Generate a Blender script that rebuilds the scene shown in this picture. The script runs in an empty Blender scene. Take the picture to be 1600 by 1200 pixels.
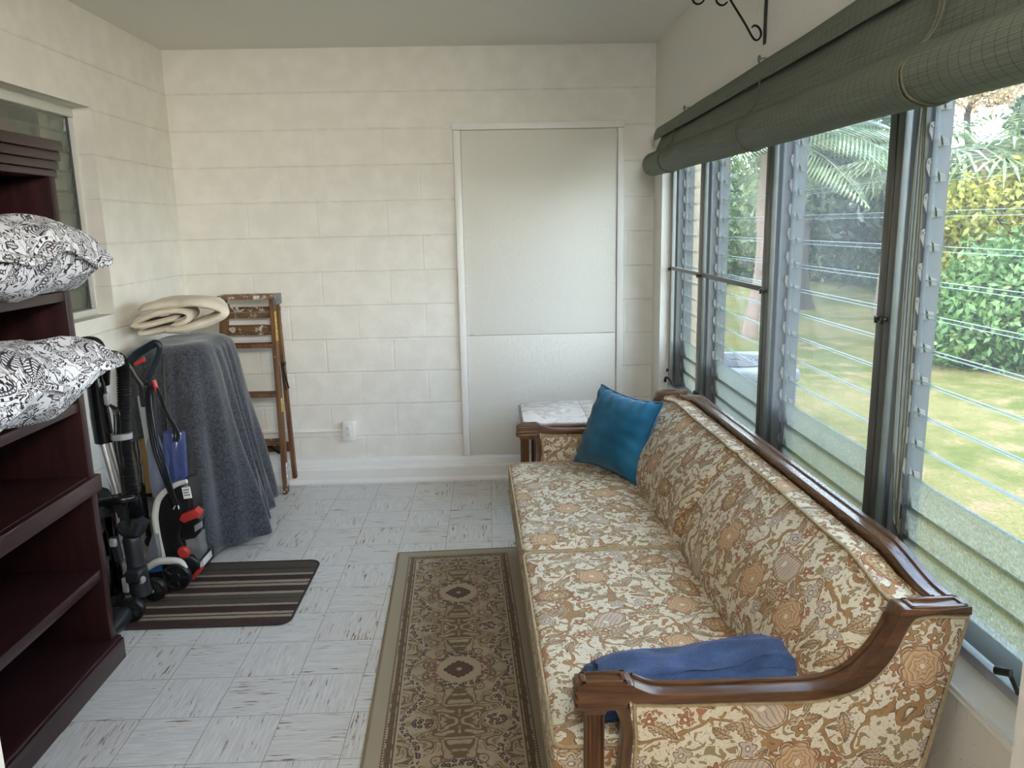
import bpy, bmesh, math, random
import numpy as np
from mathutils import Vector, Matrix, noise as mnoise
PI = math.pi
SC = bpy.context.scene
COL = SC.collection
rnd = random.Random(7)

# ------------------------------------------------------------------ camera
F, PITCH, ROLL, YAW = 1215.8, 0.2012, -0.0203, 0.0238
CAM = Vector((0, -4.7041, 1.5508))
fwd = Vector((math.sin(YAW)*math.cos(PITCH), math.cos(YAW)*math.cos(PITCH), -math.sin(PITCH)))
rt0 = Vector((math.cos(YAW), -math.sin(YAW), 0)); up0 = rt0.cross(fwd)
RT = rt0*math.cos(ROLL)+up0*math.sin(ROLL); UP = up0*math.cos(ROLL)-rt0*math.sin(ROLL)
cd = bpy.data.cameras.new('camera'); cam = bpy.data.objects.new('camera', cd); COL.objects.link(cam)
M = Matrix((RT, UP, -fwd)).transposed().to_4x4(); M.translation = CAM
cam.matrix_world = M
cd.sensor_width = 36; cd.lens = F/1600*36; cd.clip_start = 0.05; cd.clip_end = 300
SC.camera = cam
def ray(px, py): return fwd*F + RT*(px-800) + UP*(600-py)
def ay(px, py, Y):
    "point of the plane y = Y that stands at this place of the photograph"
    r = ray(px, py); return CAM + r*((Y-CAM.y)/r.y)
def az(px, py, Z=0.0):
    r = ray(px, py); return CAM + r*((Z-CAM.z)/r.z)
def ax(px, py, X):
    r = ray(px, py); return CAM + r*((X-CAM.x)/r.x)

# ------------------------------------------------------------------ node expressions
def lin(c):
    c = c/255
    return c/12.92 if c <= 0.04045 else ((c+0.055)/1.055)**2.4
def S(r, g, b): return (lin(r), lin(g), lin(b), 1)
T = None
class V:
    def __init__(s, k): s.k = k
    def __add__(s, o): return mm('ADD', s, o)
    __radd__ = __add__
    def __sub__(s, o): return mm('SUBTRACT', s, o)
    def __rsub__(s, o): return mm('SUBTRACT', o, s)
    def __mul__(s, o): return mm('MULTIPLY', s, o)
    __rmul__ = __mul__
    def __truediv__(s, o): return mm('DIVIDE', s, o)
    def __neg__(s): return mm('MULTIPLY', s, -1.0)
def put(sock, v):
    if isinstance(v, V): T.links.new(v.k, sock)
    else: sock.default_value = v
def mm(op, *a):
    n = T.nodes.new('ShaderNodeMath'); n.operation = op
    for i, v in enumerate(a): put(n.inputs[i], v if isinstance(v, V) else float(v))
    return V(n.outputs[0])
def sin(a): return mm('SINE', a)
def cos(a): return mm('COSINE', a)
def absv(a): return mm('ABSOLUTE', a)
def floor_(a): return mm('FLOOR', a)
def fract(a): return mm('FRACT', a)
def mn(a, b): return mm('MINIMUM', a, b)
def mx(a, b): return mm('MAXIMUM', a, b)
def at2(a, b): return mm('ARCTAN2', a, b)
def sqrt(a): return mm('SQRT', a)
def less(a, b): return mm('LESS_THAN', a, b)
def more(a, b): return mm('GREATER_THAN', a, b)
def ss(x, a, b, lo=0.0, hi=1.0):
    n = T.nodes.new('ShaderNodeMapRange'); n.interpolation_type = 'SMOOTHSTEP'
    put(n.inputs[0], x)
    for i, v in zip((1, 2, 3, 4), (a, b, lo, hi)): put(n.inputs[i], v)
    return V(n.outputs[0])
def band(x, c, w, s=0.3):
    "1 where |x-c| < w"
    return ss(absv(x-c), w*(1-s), w*(1+s), 1.0, 0.0)
def mix(f, a, b):
    n = T.nodes.new('ShaderNodeMix'); n.data_type = 'RGBA'
    put(n.inputs[0], f); put(n.inputs[6], a); put(n.inputs[7], b)
    return V(n.outputs[2])
def vec(x, y, z=0.0):
    n = T.nodes.new('ShaderNodeCombineXYZ')
    for i, v in enumerate((x, y, z)): put(n.inputs[i], v)
    return V(n.outputs[0])
def sep(v):
    n = T.nodes.new('ShaderNodeSeparateXYZ'); put(n.inputs[0], v)
    return V(n.outputs[0]), V(n.outputs[1]), V(n.outputs[2])
def noise(v, scale, detail=2.0, rough=0.5, dist=0.0):
    n = T.nodes.new('ShaderNodeTexNoise'); put(n.inputs['Vector'], v)
    n.inputs['Scale'].default_value = scale; n.inputs['Detail'].default_value = detail
    n.inputs['Roughness'].default_value = rough; n.inputs['Distortion'].default_value = dist
    return V(n.outputs[0])
def noisec(v, scale, detail=2.0):
    n = T.nodes.new('ShaderNodeTexNoise'); put(n.inputs['Vector'], v)
    n.inputs['Scale'].default_value = scale; n.inputs['Detail'].default_value = detail
    return V(n.outputs[1])
def vor(v, scale, rand=1.0, dim='2D', feat='F1'):
    n = T.nodes.new('ShaderNodeTexVoronoi'); n.voronoi_dimensions = dim; n.feature = feat
    put(n.inputs['Vector'], v); n.inputs['Scale'].default_value = scale
    n.inputs['Randomness'].default_value = rand
    return n
def white(v):
    n = T.nodes.new('ShaderNodeTexWhiteNoise'); n.noise_dimensions = '3D'; put(n.inputs[0], v)
    return V(n.outputs[0])
def vm(op, a, b):
    n = T.nodes.new('ShaderNodeVectorMath'); n.operation = op
    put(n.inputs[0], a)
    if op == 'SCALE': n.inputs['Scale'].default_value = b
    else: put(n.inputs[1], b)
    return V(n.outputs[0])
def objc():
    return V(T.nodes.new('ShaderNodeTexCoord').outputs['Object'])
def uvc():
    return V(T.nodes.new('ShaderNodeTexCoord').outputs['UV'])
def wpos():
    return V(T.nodes.new('ShaderNodeNewGeometry').outputs['Position'])
def new_mat(name):
    global T
    m = bpy.data.materials.new(name); m.use_nodes = True; T = m.node_tree; T.nodes.clear()
    return m
def out(sh):
    o = T.nodes.new('ShaderNodeOutputMaterial'); T.links.new(sh.k, o.inputs[0])
def princ(base, rough=0.5, metal=0.0, bump=None, bstr=0.3, bdist=0.002, sheen=0.0, spec=0.5, coat=0.0, trans=0.0, ior=1.45):
    n = T.nodes.new('ShaderNodeBsdfPrincipled')
    put(n.inputs['Base Color'], base); put(n.inputs['Roughness'], rough); put(n.inputs['Metallic'], metal)
    n.inputs['Specular IOR Level'].default_value = spec; n.inputs['Sheen Weight'].default_value = sheen
    n.inputs['Coat Weight'].default_value = coat; n.inputs['Transmission Weight'].default_value = trans
    n.inputs['IOR'].default_value = ior
    if bump is not None:
        b = T.nodes.new('ShaderNodeBump'); b.inputs['Strength'].default_value = bstr; b.inputs['Distance'].default_value = bdist
        put(b.inputs['Height'], bump); T.links.new(b.outputs[0], n.inputs['Normal'])
    return V(n.outputs[0])
def shader(kind, color=None, rough=None):
    n = T.nodes.new(kind)
    if color is not None: put(n.inputs[0], color)
    if rough is not None: n.inputs['Roughness'].default_value = rough
    return V(n.outputs[0])
def mixs(f, a, b):
    n = T.nodes.new('ShaderNodeMixShader'); put(n.inputs[0], f)
    T.links.new(a.k, n.inputs[1]); T.links.new(b.k, n.inputs[2])
    return V(n.outputs[0])
def plain(name, c, rough=0.5, metal=0.0, var=0.06, scale=30, bstr=0.1, **kw):
    m = new_mat(name); n = noise(objc(), scale, 3.0)
    d = tuple(x*(1-var*2) for x in c[:3])+(1,); l = tuple(min(1, x*(1+var*2)) for x in c[:3])+(1,)
    out(princ(mix(n, d, l), rough, metal, bump=n, bstr=bstr, bdist=0.001, **kw))
    return m

# ------------------------------------------------------------------ mesh helpers
def obj(name, bm, mat, parent=None, smooth=True, ang=40):
    me = bpy.data.meshes.new(name); bm.normal_update(); bm.to_mesh(me); bm.free()
    if smooth:
        me.polygons.foreach_set('use_smooth', [True]*len(me.polygons))
        me.set_sharp_from_angle(angle=math.radians(ang))
    if mat is not None: me.materials.append(mat)
    o = bpy.data.objects.new(name, me); COL.objects.link(o)
    if parent is not None: o.parent = parent
    return o
def thing(name, label, cat, loc=(0, 0, 0), rz=0.0, group=None, kind=None):
    o = bpy.data.objects.new(name, None); COL.objects.link(o); o.empty_display_size = 0.1
    o.location = loc; o.rotation_euler = (0, 0, rz)
    return tag(o, label, cat, group, kind)
def tag(o, label, cat=None, group=None, kind=None):
    if label: o['label'] = label
    if cat: o['category'] = cat
    if group: o['group'] = group
    if kind: o['kind'] = kind
    return o
def box(bm, x0, x1, y0, y1, z0, z1, bev=0.0, seg=2, mat=None):
    vs = [bm.verts.new((x, y, z)) for x in (x0, x1) for y in (y0, y1) for z in (z0, z1)]
    fs = [(0, 1, 3, 2), (4, 6, 7, 5), (0, 4, 5, 1), (2, 3, 7, 6), (0, 2, 6, 4), (1, 5, 7, 3)]
    faces = [bm.faces.new([vs[i] for i in f]) for f in fs]
    if mat is not None:
        for v in vs: v.co = mat @ v.co
    if bev > 0:
        es = {e for f in faces for e in f.edges}
        bmesh.ops.bevel(bm, geom=list(es), offset=bev, segments=seg, profile=0.5, affect='EDGES', clamp_overlap=True)
def prism(bm, pts, lo, hi, axis='y', bev=0.0, seg=2):
    "polygon pts (a,b) extruded along axis: y -> (a,t,b); z -> (a,b,t); x -> (t,a,b)"
    def mk(a, b, t): return {'y': (a, t, b), 'z': (a, b, t), 'x': (t, a, b)}[axis]
    A = [bm.verts.new(mk(a, b, lo)) for a, b in pts]; B = [bm.verts.new(mk(a, b, hi)) for a, b in pts]
    n = len(pts); fs = [bm.faces.new(A), bm.faces.new(B[::-1])]
    for i in range(n): fs.append(bm.faces.new((A[i], B[i], B[(i+1) % n], A[(i+1) % n])))
    bmesh.ops.recalc_face_normals(bm, faces=fs)
    if bev > 0:
        es = [e for e in fs[0].edges]+[e for e in fs[1].edges]
        bmesh.ops.bevel(bm, geom=es, offset=bev, segments=seg, profile=0.5, affect='EDGES', clamp_overlap=True)
def tube(bm, path, r, seg=8, closed=False, cap=True, sx=1.0, up=None):
    P = [Vector(p) for p in path]; n = len(P)
    R = r if isinstance(r, (list, tuple)) else [r]*n
    rings = []; prev = None
    for i in range(n):
        if closed: t = P[(i+1) % n]-P[i-1]
        else: t = P[min(i+1, n-1)]-P[max(i-1, 0)]
        if t.length < 1e-9: t = Vector((0, 0, 1))
        t.normalize()
        if prev is None:
            a = Vector(up) if up else (Vector((0, 0, 1)) if abs(t.z) < 0.9 else Vector((1, 0, 0)))
        else: a = prev
        nrm = (a-t*a.dot(t))
        if nrm.length < 1e-6: nrm = t.orthogonal()
        nrm.normalize(); prev = nrm; b = t.cross(nrm)
        rings.append([bm.verts.new(P[i]+(nrm*math.cos(2*PI*k/seg)*sx+b*math.sin(2*PI*k/seg))*R[i]) for k in range(seg)])
    for i in range(n if closed else n-1):
        A = rings[i]; B = rings[(i+1) % n]
        for k in range(seg): bm.faces.new((A[k], A[(k+1) % seg], B[(k+1) % seg], B[k]))
    if cap and not closed:
        bm.faces.new(rings[0][::-1]); bm.faces.new(rings[-1])
def smooth_path(pts, n=8, closed=False):
    P = [Vector(p) for p in pts]; o = []; N = len(P)
    rng = range(N) if closed else range(N-1)
    for i in rng:
        if closed: a, b, c, d = P[i-1], P[i], P[(i+1) % N], P[(i+2) % N]
        else: a, b, c, d = P[max(i-1, 0)], P[i], P[i+1], P[min(i+2, N-1)]
        for k in range(n):
            t = k/n
            o.append(0.5*((2*b)+(c-a)*t+(2*a-5*b+4*c-d)*t*t+(3*b-a-3*c+d)*t**3))
    if not closed: o.append(P[-1])
    return o
def spts(pts, n=6):
    return [(p.x, p.y) for p in smooth_path([(a, b, 0) for a, b in pts], n)]
def lathe(bm, prof, seg=24, M4=None, cap=True):
    rings = []
    for r, z in prof:
        ring = []
        for k in range(seg):
            v = Vector((r*math.cos(2*PI*k/seg), r*math.sin(2*PI*k/seg), z))
            ring.append(bm.verts.new(M4 @ v if M4 else v))
        rings.append(ring)
    for A, B in zip(rings, rings[1:]):
        for k in range(seg): bm.faces.new((A[k], A[(k+1) % seg], B[(k+1) % seg], B[k]))
    if cap:
        bm.faces.new(rings[0][::-1]); bm.faces.new(rings[-1])
def grid(bm, nu, nv, f, closed_u=False):
    g = [[bm.verts.new(f(i/(nu if closed_u else nu-1) if nu > 1 else 0, j/(nv-1))) for j in range(nv)] for i in range(nu)]
    for i in range(nu if closed_u else nu-1):
        for j in range(nv-1):
            a, b = g[i], g[(i+1) % nu]
            bm.faces.new((a[j], b[j], b[j+1], a[j+1]))
    return g
def along(p, q, up=(0, 0, 1)):
    "frame at p with +z towards q"
    z = (Vector(q)-Vector(p)).normalized(); x = Vector(up).cross(z)
    if x.length < 1e-4: x = Vector((1, 0, 0))
    x.normalize(); y = z.cross(x)
    m = Matrix((x, y, z)).transposed().to_4x4(); m.translation = Vector(p); return m
def rounded(bm, sx, sy, sz, r, n=10, bulge=(0, 0, 0), fn=None, M4=None):
    "soft box centred on the origin"
    h = Vector((sx/2, sy/2, sz/2)); vs = {}
    def P(u, v, w):
        key = (round(u, 5), round(v, 5), round(w, 5))
        if key in vs: return vs[key]
        p = Vector((u*h.x, v*h.y, w*h.z))
        rr = Vector((min(r, h.x), min(r, h.y), min(r, h.z)))
        c = Vector([max(-(h[i]-rr[i]), min(h[i]-rr[i], p[i])) for i in range(3)])
        d = p-c; e = Vector([d[i]/rr[i] for i in range(3)]); L = e.length
        if L > 1e-9:
            k = max(abs(x) for x in e)/L
            p = c+Vector([e[i]*k*rr[i] for i in range(3)])
        q = Vector(p)
        p.x += math.copysign(bulge[0]*(1-v*v)*(1-w*w), u) if abs(u) > .999 else u*bulge[0]*(1-v*v)*(1-w*w)
        p.y += v*bulge[1]*(1-u*u)*(1-w*w)
        p.z += w*bulge[2]*(1-u*u)*(1-v*v)
        if fn: p = fn(p, u, v, w)
        if M4: p = M4 @ p
        vs[key] = bm.verts.new(p); return vs[key]
    t = [math.sin(PI/2*(2*i/n-1)) for i in range(n+1)]
    for ax_ in range(3):
        for s in (-1, 1):
            for i in range(n):
                for j in range(n):
                    q = []
                    for a, b in ((i, j), (i+1, j), (i+1, j+1), (i, j+1)):
                        c = [0, 0, 0]; c[ax_] = s; c[(ax_+1) % 3] = t[a]; c[(ax_+2) % 3] = t[b]; q.append(P(*c))
                    if s < 0: q.reverse()
                    if len(set(q)) == 4: bm.faces.new(q)
def box_uv(o, off=(0, 0)):
    "metre-scaled box projection"
    me = o.data; uvl = me.uv_layers.new(name='UVMap'); 
    for p in me.polygons:
        n = p.normal; a = max(range(3), key=lambda i: abs(n[i]))
        for li in p.loop_indices:
            c = me.vertices[me.loops[li].vertex_index].co
            uv = ((c.y, c.z), (c.x, c.z), (c.y, c.x))[a]
            uvl.data[li].uv = (uv[0]+off[0], uv[1]+off[1])
def dup(o, parent=None):
    c = o.copy(); COL.objects.link(c); c.parent = parent
    return c
def BM(): return bmesh.new()
SKY, SUN, FILL, SPOT, EXPO = 6.5, 3.8, 34.0, 190.0, 0.8
# ------------------------------------------------------------------ materials of the room
XL, XR, ZC = -1.8206, 0.9742, 2.3148
BH = 0.2032
def block_mat(name, axis, off):
    m = new_mat(name); P = wpos(); x, y, z = sep(P)
    a0 = x if axis == 'x' else y
    wob = noise(P, 6.0, 2.0)
    k = (ZC - z - wob*0.004 + 0.002)/BH
    row = floor_(k); fr = fract(k)
    dline = (0.5-absv(fr-0.5))*BH                       # metres to the nearest course line
    par = mm('FLOORED_MODULO', row, 2.0)
    a = a0/0.4064 + par*0.5 + off + wob*0.02
    djo = (0.5-absv(fract(a)-0.5))*0.4064
    below = less(z, ZC+0.06)
    course = ss(dline, 0.0015, 0.007, 1.0, 0.0)*below
    jf = noise(P, 3.0, 2.0)
    joint = ss(djo, 0.001, 0.009, 1.0, 0.0)*ss(jf, 0.32, 0.55)*less(z, ZC-0.2)*0.9
    rough = noise(P, 55.0, 3.0); lump = noise(P, 9.0, 3.0); fine = noise(P, 190.0, 2.0)
    tone = white(vec(row, floor_(a), 3.0))
    h = rough*0.22 + lump*0.5 + fine*0.06 + tone*0.12 - course*0.75 - joint*0.45
    base = mix(ss(lump, 0.35, 0.7), S(226, 223, 214), S(233, 230, 222))
    base = mix(course*ss(noise(P, 14.0, 2.0), 0.3, 0.6)*0.15, base, S(150, 144, 132))
    out(princ(base, 0.6, bump=h, bstr=0.55, bdist=0.006, spec=0.3))
    return m
def plaster_mat(name, c=(226, 223, 215), sc=30):
    m = new_mat(name); P = wpos()
    h = noise(P, sc, 3.0)*0.5 + noise(P, sc*4, 2.0)*0.2 + noise(P, 4.0, 2.0)*0.6
    blob = ss(vor(P, 16.0, 1.0, '3D').outputs['Distance'] if False else noise(P, 20.0, 1.0, 0.5, 1.5), 0.62, 0.72)
    out(princ(S(*c), 0.65, bump=h+blob*0.5, bstr=0.45, bdist=0.005, spec=0.25))
    return m
xj = ay(497, 345, 0).x
M_back = block_mat('painted block back', 'x', 0.5 - xj/0.4064)
M_left = block_mat('painted block side', 'y', 0.2)
M_plaster = plaster_mat('painted plaster wall')
M_ceil = plaster_mat('ceiling plaster', (222, 219, 211), 22)
M_trim = plain('white gloss trim', S(232, 231, 226), 0.4, var=0.02, scale=60, bstr=0.15)
M_paintmetal = plain('white painted metal', S(214, 214, 208), 0.4, var=0.03)
def door_mat():
    m = new_mat('grained white panel'); P = wpos(); x, y, z = sep(P)
    g = noise(vec(x*26+noise(P, 1.6, 2.0)*9, 0.0, z*1.3), 3.2, 4.0, 0.6)
    st = absv(fract(g*9)-0.5)*2
    out(princ(S(228, 226, 218), 0.45, bump=st+noise(P, 90, 2)*0.3, bstr=0.3, bdist=0.003, spec=0.35))
    return m
M_door = door_mat()
def floor_mat():
    m = new_mat('vinyl floor tiles'); P = wpos(); x, y, z = sep(P)
    TT = 0.2286
    u = (x+0.7164)/TT; v = (y+2.637)/TT
    iu = floor_(u); iv = floor_(v); fu = fract(u); fv = fract(v)
    ck = mm('FLOORED_MODULO', iu+iv, 2.0)               # 0: streaks run across the room
    al = fu*(1-ck)+fv*ck; cr = fv*(1-ck)+fu*ck
    hsh = white(vec(iu, iv, 1.0))
    n1 = noise(vec(al*1.1+hsh*37, cr*13.0, hsh*91), 2.4, 4.0, 0.62, 0.35)
    patch = noise(vec(al*1.2, cr*3.0, hsh*50+9), 1.3, 1.0)
    thr = patch*0.33+hsh*0.05
    st = ss(n1+thr, 0.815, 0.865)
    stw = ss(n1+thr, 0.76, 0.86)*0.35
    light = noise(vec(al*0.9, cr*9.0, hsh*20+4), 3.0, 4.0, 0.6)
    base = mix(ss(light, 0.3, 0.72), S(192, 189, 186), S(214, 212, 209))
    base = mix(hsh*0.35, base, S(203, 198, 190))
    base = mix(stw, base, S(186, 168, 146))
    brown = mix(ss(noise(P, 25, 2.0), 0.4, 0.62), S(136, 104, 78), S(84, 68, 58))
    base = mix(st*0.9, base, brown)
    dg = mn(mn(fu, 1-fu), mn(fv, 1-fv))*TT
    gr = ss(dg, 0.0005, 0.0016, 1.0, 0.0)
    base = mix(gr*0.75, base, S(88, 84, 80))
    out(princ(base, ss(light, 0.3, 0.7, 0.33, 0.46), bump=light*0.3-gr-st*0.3, bstr=0.25, bdist=0.001, spec=0.45))
    return m
M_floor = floor_mat()

def wallobj(name, boxes, m, label, bev=0.0):
    bm = BM()
    for b in boxes: box(bm, *b, bev=bev)
    o = obj(name, bm, m, smooth=False)
    return tag(o, label, name.split('_')[0], kind='structure')
ZCE = 2.552
YF = -3.62                     # room face of the wall with the doorway the camera looks through
wallobj('floor', [(XL-0.2, 1.16, -6.2, 0.2, -0.12, 0)], M_floor, 'white vinyl floor tiles with brown streaks in a checkered lay')
wallobj('ceiling', [(XL-0.2, 1.25, -6.2, 0.2, ZCE, ZCE+0.15)], M_ceil, 'white plaster ceiling above the room')
wallobj('wall_back', [(XL-0.2, XR+0.18, 0, 0.2, 0, ZCE)], M_back, 'white painted concrete block wall behind the ladder and sofa')
LW0, LW1, LZ0, LZ1 = -2.6, -0.90, 1.17, 2.12
wallobj('wall_left', [(XL-0.2, XL, YF, 0, 0, LZ0), (XL-0.2, XL, YF, 0, LZ1, ZCE), (XL-0.2, XL, LW1, 0, LZ0, LZ1), (XL-0.2, XL, YF, LW0, LZ0, LZ1)], M_left,
        'white painted block wall behind the dark bookcase')
WY0, WY1, WZ0, WZ1 = -3.62, -0.22, 0.555, 2.02
wallobj('wall_right', [(XR, XR+0.18, YF, 0, 0, WZ0), (XR, XR+0.18, YF, 0, WZ1, ZCE), (XR, XR+0.18, WY1, 0, WZ0, WZ1)], M_plaster,
        'smooth painted wall above and below the long window')
JL, JR = ay(8, 1200, YF).x, ay(1578, 1200, YF).x
wallobj('wall_front', [(XL-0.2, JL, YF-0.12, YF, 0, ZCE), (JR, XR+0.18, YF-0.12, YF, 0, ZCE), (JL, JR, YF-0.12, YF, 2.42, ZCE)], M_plaster,
        'white wall end with the doorway beside the window sill')
wallobj('wall_adjoining_room', [(XL-0.2, XL, -6.2, YF-0.12, 0, ZCE), (XR, XR+0.18, -6.2, YF-0.12, 0, ZCE), (XL-0.2, XR+0.18, -6.35, -6.2, 0, ZCE)], M_plaster, 'plain walls of the adjoining room behind the doorway')
# two-step ledge along the foot of the back wall
bm = BM()
prism(bm, [(-0.0, 0.0), (-0.075, 0.0), (-0.075, 0.012), (-0.066, 0.03), (-0.066, 0.088), (-0.058, 0.098), (-0.035, 0.1), (-0.03, 0.128), (-0.02, 0.142), (-0.0, 0.147)], XL, XR, axis='x')
for v in bm.verts: v.co.y = v.co.y
o = obj('baseboard_back', bm, M_trim, ang=25); tag(o, 'white stepped baseboard at the foot of the back wall', 'baseboard', kind='structure')
# the blocked door / access panel
dr = thing('door_1', 'tall white panel in a white frame set into the back wall', 'door', (0, 0, 0), kind='structure')
bm = BM(); x0, x1, zt = -0.2, 0.79, 2.133
for b in ((x0, x0+0.042, 0.146, zt-0.041), (x1-0.036, x1, 0.146, zt-0.041), (x0-0.003, x1+0.003, zt-0.04, zt)):
    box(bm, b[0], b[1], -0.026, 0.0, b[2], b[3], 0.004)
obj('frame', bm, M_trim, dr)
bm = BM()
box(bm, x0+0.045, x1-0.04, -0.012, 0, 0.9, zt-0.044, 0.0015); box(bm, x0+0.045, x1-0.04, -0.012, 0, 0.146, 0.897, 0.0015)
obj('panel', bm, M_door, dr)
for sx in (x0+0.05, x1-0.045):
    for z in (0.35, 0.62, 0.9, 1.2, 1.5, 1.8):
        bm = BM(); lathe(bm, [(0.006, 0), (0.006, 0.002), (0.002, 0.0035)], 8, Matrix.Translation((sx, -0.012, z)) @ Matrix.Rotation(PI/2, 4, 'X'))
        obj('screw', bm, M_trim, dr)
# outlet and surface raceway
oc = ay(546, 672, -0.02)
ot = thing('power_outlet', 'white surface-mounted double power outlet on the block wall', 'outlet', (oc.x, 0, oc.z))
bm = BM(); box(bm, -0.035, 0.035, -0.04, 0, -0.058, 0.058, 0.005); obj('box', bm, M_trim, ot)
bm = BM(); box(bm, -0.037, 0.037, -0.046, -0.039, -0.06, 0.06, 0.003); obj('cover_plate', bm, M_trim, ot)
M_dark = plain('dark slot', S(30, 28, 26), 0.6)
for s in (-1, 1):
    bm = BM(); lathe(bm, [(0.0165, 0), (0.0165, 0.003), (0.015, 0.004)], 20, Matrix.Translation((0, -0.046, s*0.02)) @ Matrix.Rotation(PI/2, 4, 'X'))
    so = obj('socket', bm, M_trim, ot)
    bm = BM()
    for dx in (-0.006, 0.006): box(bm, dx-0.0012, dx+0.0012, -0.0508, -0.0495, s*0.02-0.001, s*0.02+0.008)
    box(bm, -0.002, 0.002, -0.0508, -0.0495, s*0.02-0.009, s*0.02-0.005)
    obj('slot', bm, M_dark, so, smooth=False)
bm = BM(); zr = ay(480, 673, 0).z; box(bm, XL, oc.x-0.034, -0.016, 0, zr-0.009, zr+0.009, 0.003)
tag(obj('cable_raceway', bm, M_trim), 'thin white cable raceway running along the wall to the power outlet', 'cable cover')

# ------------------------------------------------------------------ windows
M_alu = plain('aged aluminium', S(96, 98, 98), 0.6, 0.4, var=0.08, scale=25)
M_aluw = plain('weathered pale aluminium', S(158, 158, 152), 0.6, 0.2, var=0.07, scale=40)
M_alumid = plain('grey aluminium', S(112, 114, 114), 0.6, 0.3)
M_sillalu = plain('pale blue grey aluminium', S(176, 182, 192), 0.4, 0.4, var=0.08, scale=60)
M_bronze = plain('dark anodised screen frame', S(104, 106, 102), 0.45, 0.6, var=0.08, scale=20)
M_clip = plain('weathered clip metal', S(128, 124, 114), 0.6, 0.2)
M_black = plain('black plastic', S(22, 23, 25), 0.38, var=0.05, scale=50, bstr=0.05)
def glass_mat(name, tint, refl, rough=0.02):
    m = new_mat(name)
    lw = T.nodes.new('ShaderNodeLayerWeight'); lw.inputs[0].default_value = 0.5
    f = mn(mm('POWER', V(lw.outputs[1]), 5.0)*0.9+refl, 0.85)
    out(mixs(f, shader('ShaderNodeBsdfTransparent', tint), shader('ShaderNodeBsdfGlossy', (0.92, 0.96, 0.96, 1), rough)))
    return m
M_glass = glass_mat('louver glass', (0.93, 0.965, 0.95, 1), 0.035)
M_edge = plain('glass edge', S(72, 96, 98), 0.35, var=0.05)
def frost_mat():
    m = new_mat('obscure glass'); P = wpos()
    h = noise(P, 150, 2.0)
    n = T.nodes.new('ShaderNodeBump'); n.inputs['Strength'].default_value = 0.6; n.inputs['Distance'].default_value = 0.003; put(n.inputs['Height'], h)
    tr = T.nodes.new('ShaderNodeBsdfTranslucent'); tr.inputs[0].default_value = S(164, 170, 160); T.links.new(n.outputs[0], tr.inputs['Normal'])
    gl = T.nodes.new('ShaderNodeBsdfGlossy'); gl.inputs['Roughness'].default_value = 0.25; T.links.new(n.outputs[0], gl.inputs['Normal'])
    rf = T.nodes.new('ShaderNodeBsdfRefraction'); rf.inputs['Roughness'].default_value = 0.55; rf.inputs['IOR'].default_value = 1.03; rf.inputs[0].default_value = (0.74, 0.79, 0.74, 1)
    T.links.new(n.outputs[0], rf.inputs['Normal'])
    out(mixs(0.08, mixs(ss(h, 0.35, 0.65, 0.15, 0.45), V(rf.outputs[0]), V(tr.outputs[0])), V(gl.outputs[0])))
    return m
M_frost = frost_mat()
def screen_mat(name, dens, col):
    m = new_mat(name); P = wpos(); x, y, z = sep(P)
    dirt = noise(vec(x, y*3.0, z*0.8), 5.0, 3.0)
    wv = (absv(fract(y*140)-0.5)+absv(fract(z*140)-0.5))*0.09
    f = mn(mx((dirt*0.5+0.75)*dens+wv*dens*3-0.02, 0.02), 0.75)
    d = mixs(0.5, shader('ShaderNodeBsdfDiffuse', col), shader('ShaderNodeBsdfTranslucent', col))
    out(mixs(f, shader('ShaderNodeBsdfTransparent', (1, 1, 1, 1)), d))
    return m
M_screen = screen_mat('hazy insect screen', 0.16, S(140, 143, 148))
M_screen2 = screen_mat('light insect screen', 0.09, S(140, 142, 145))
M_screen3 = screen_mat('fine insect screen', 0.06, S(160, 163, 165))

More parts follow.
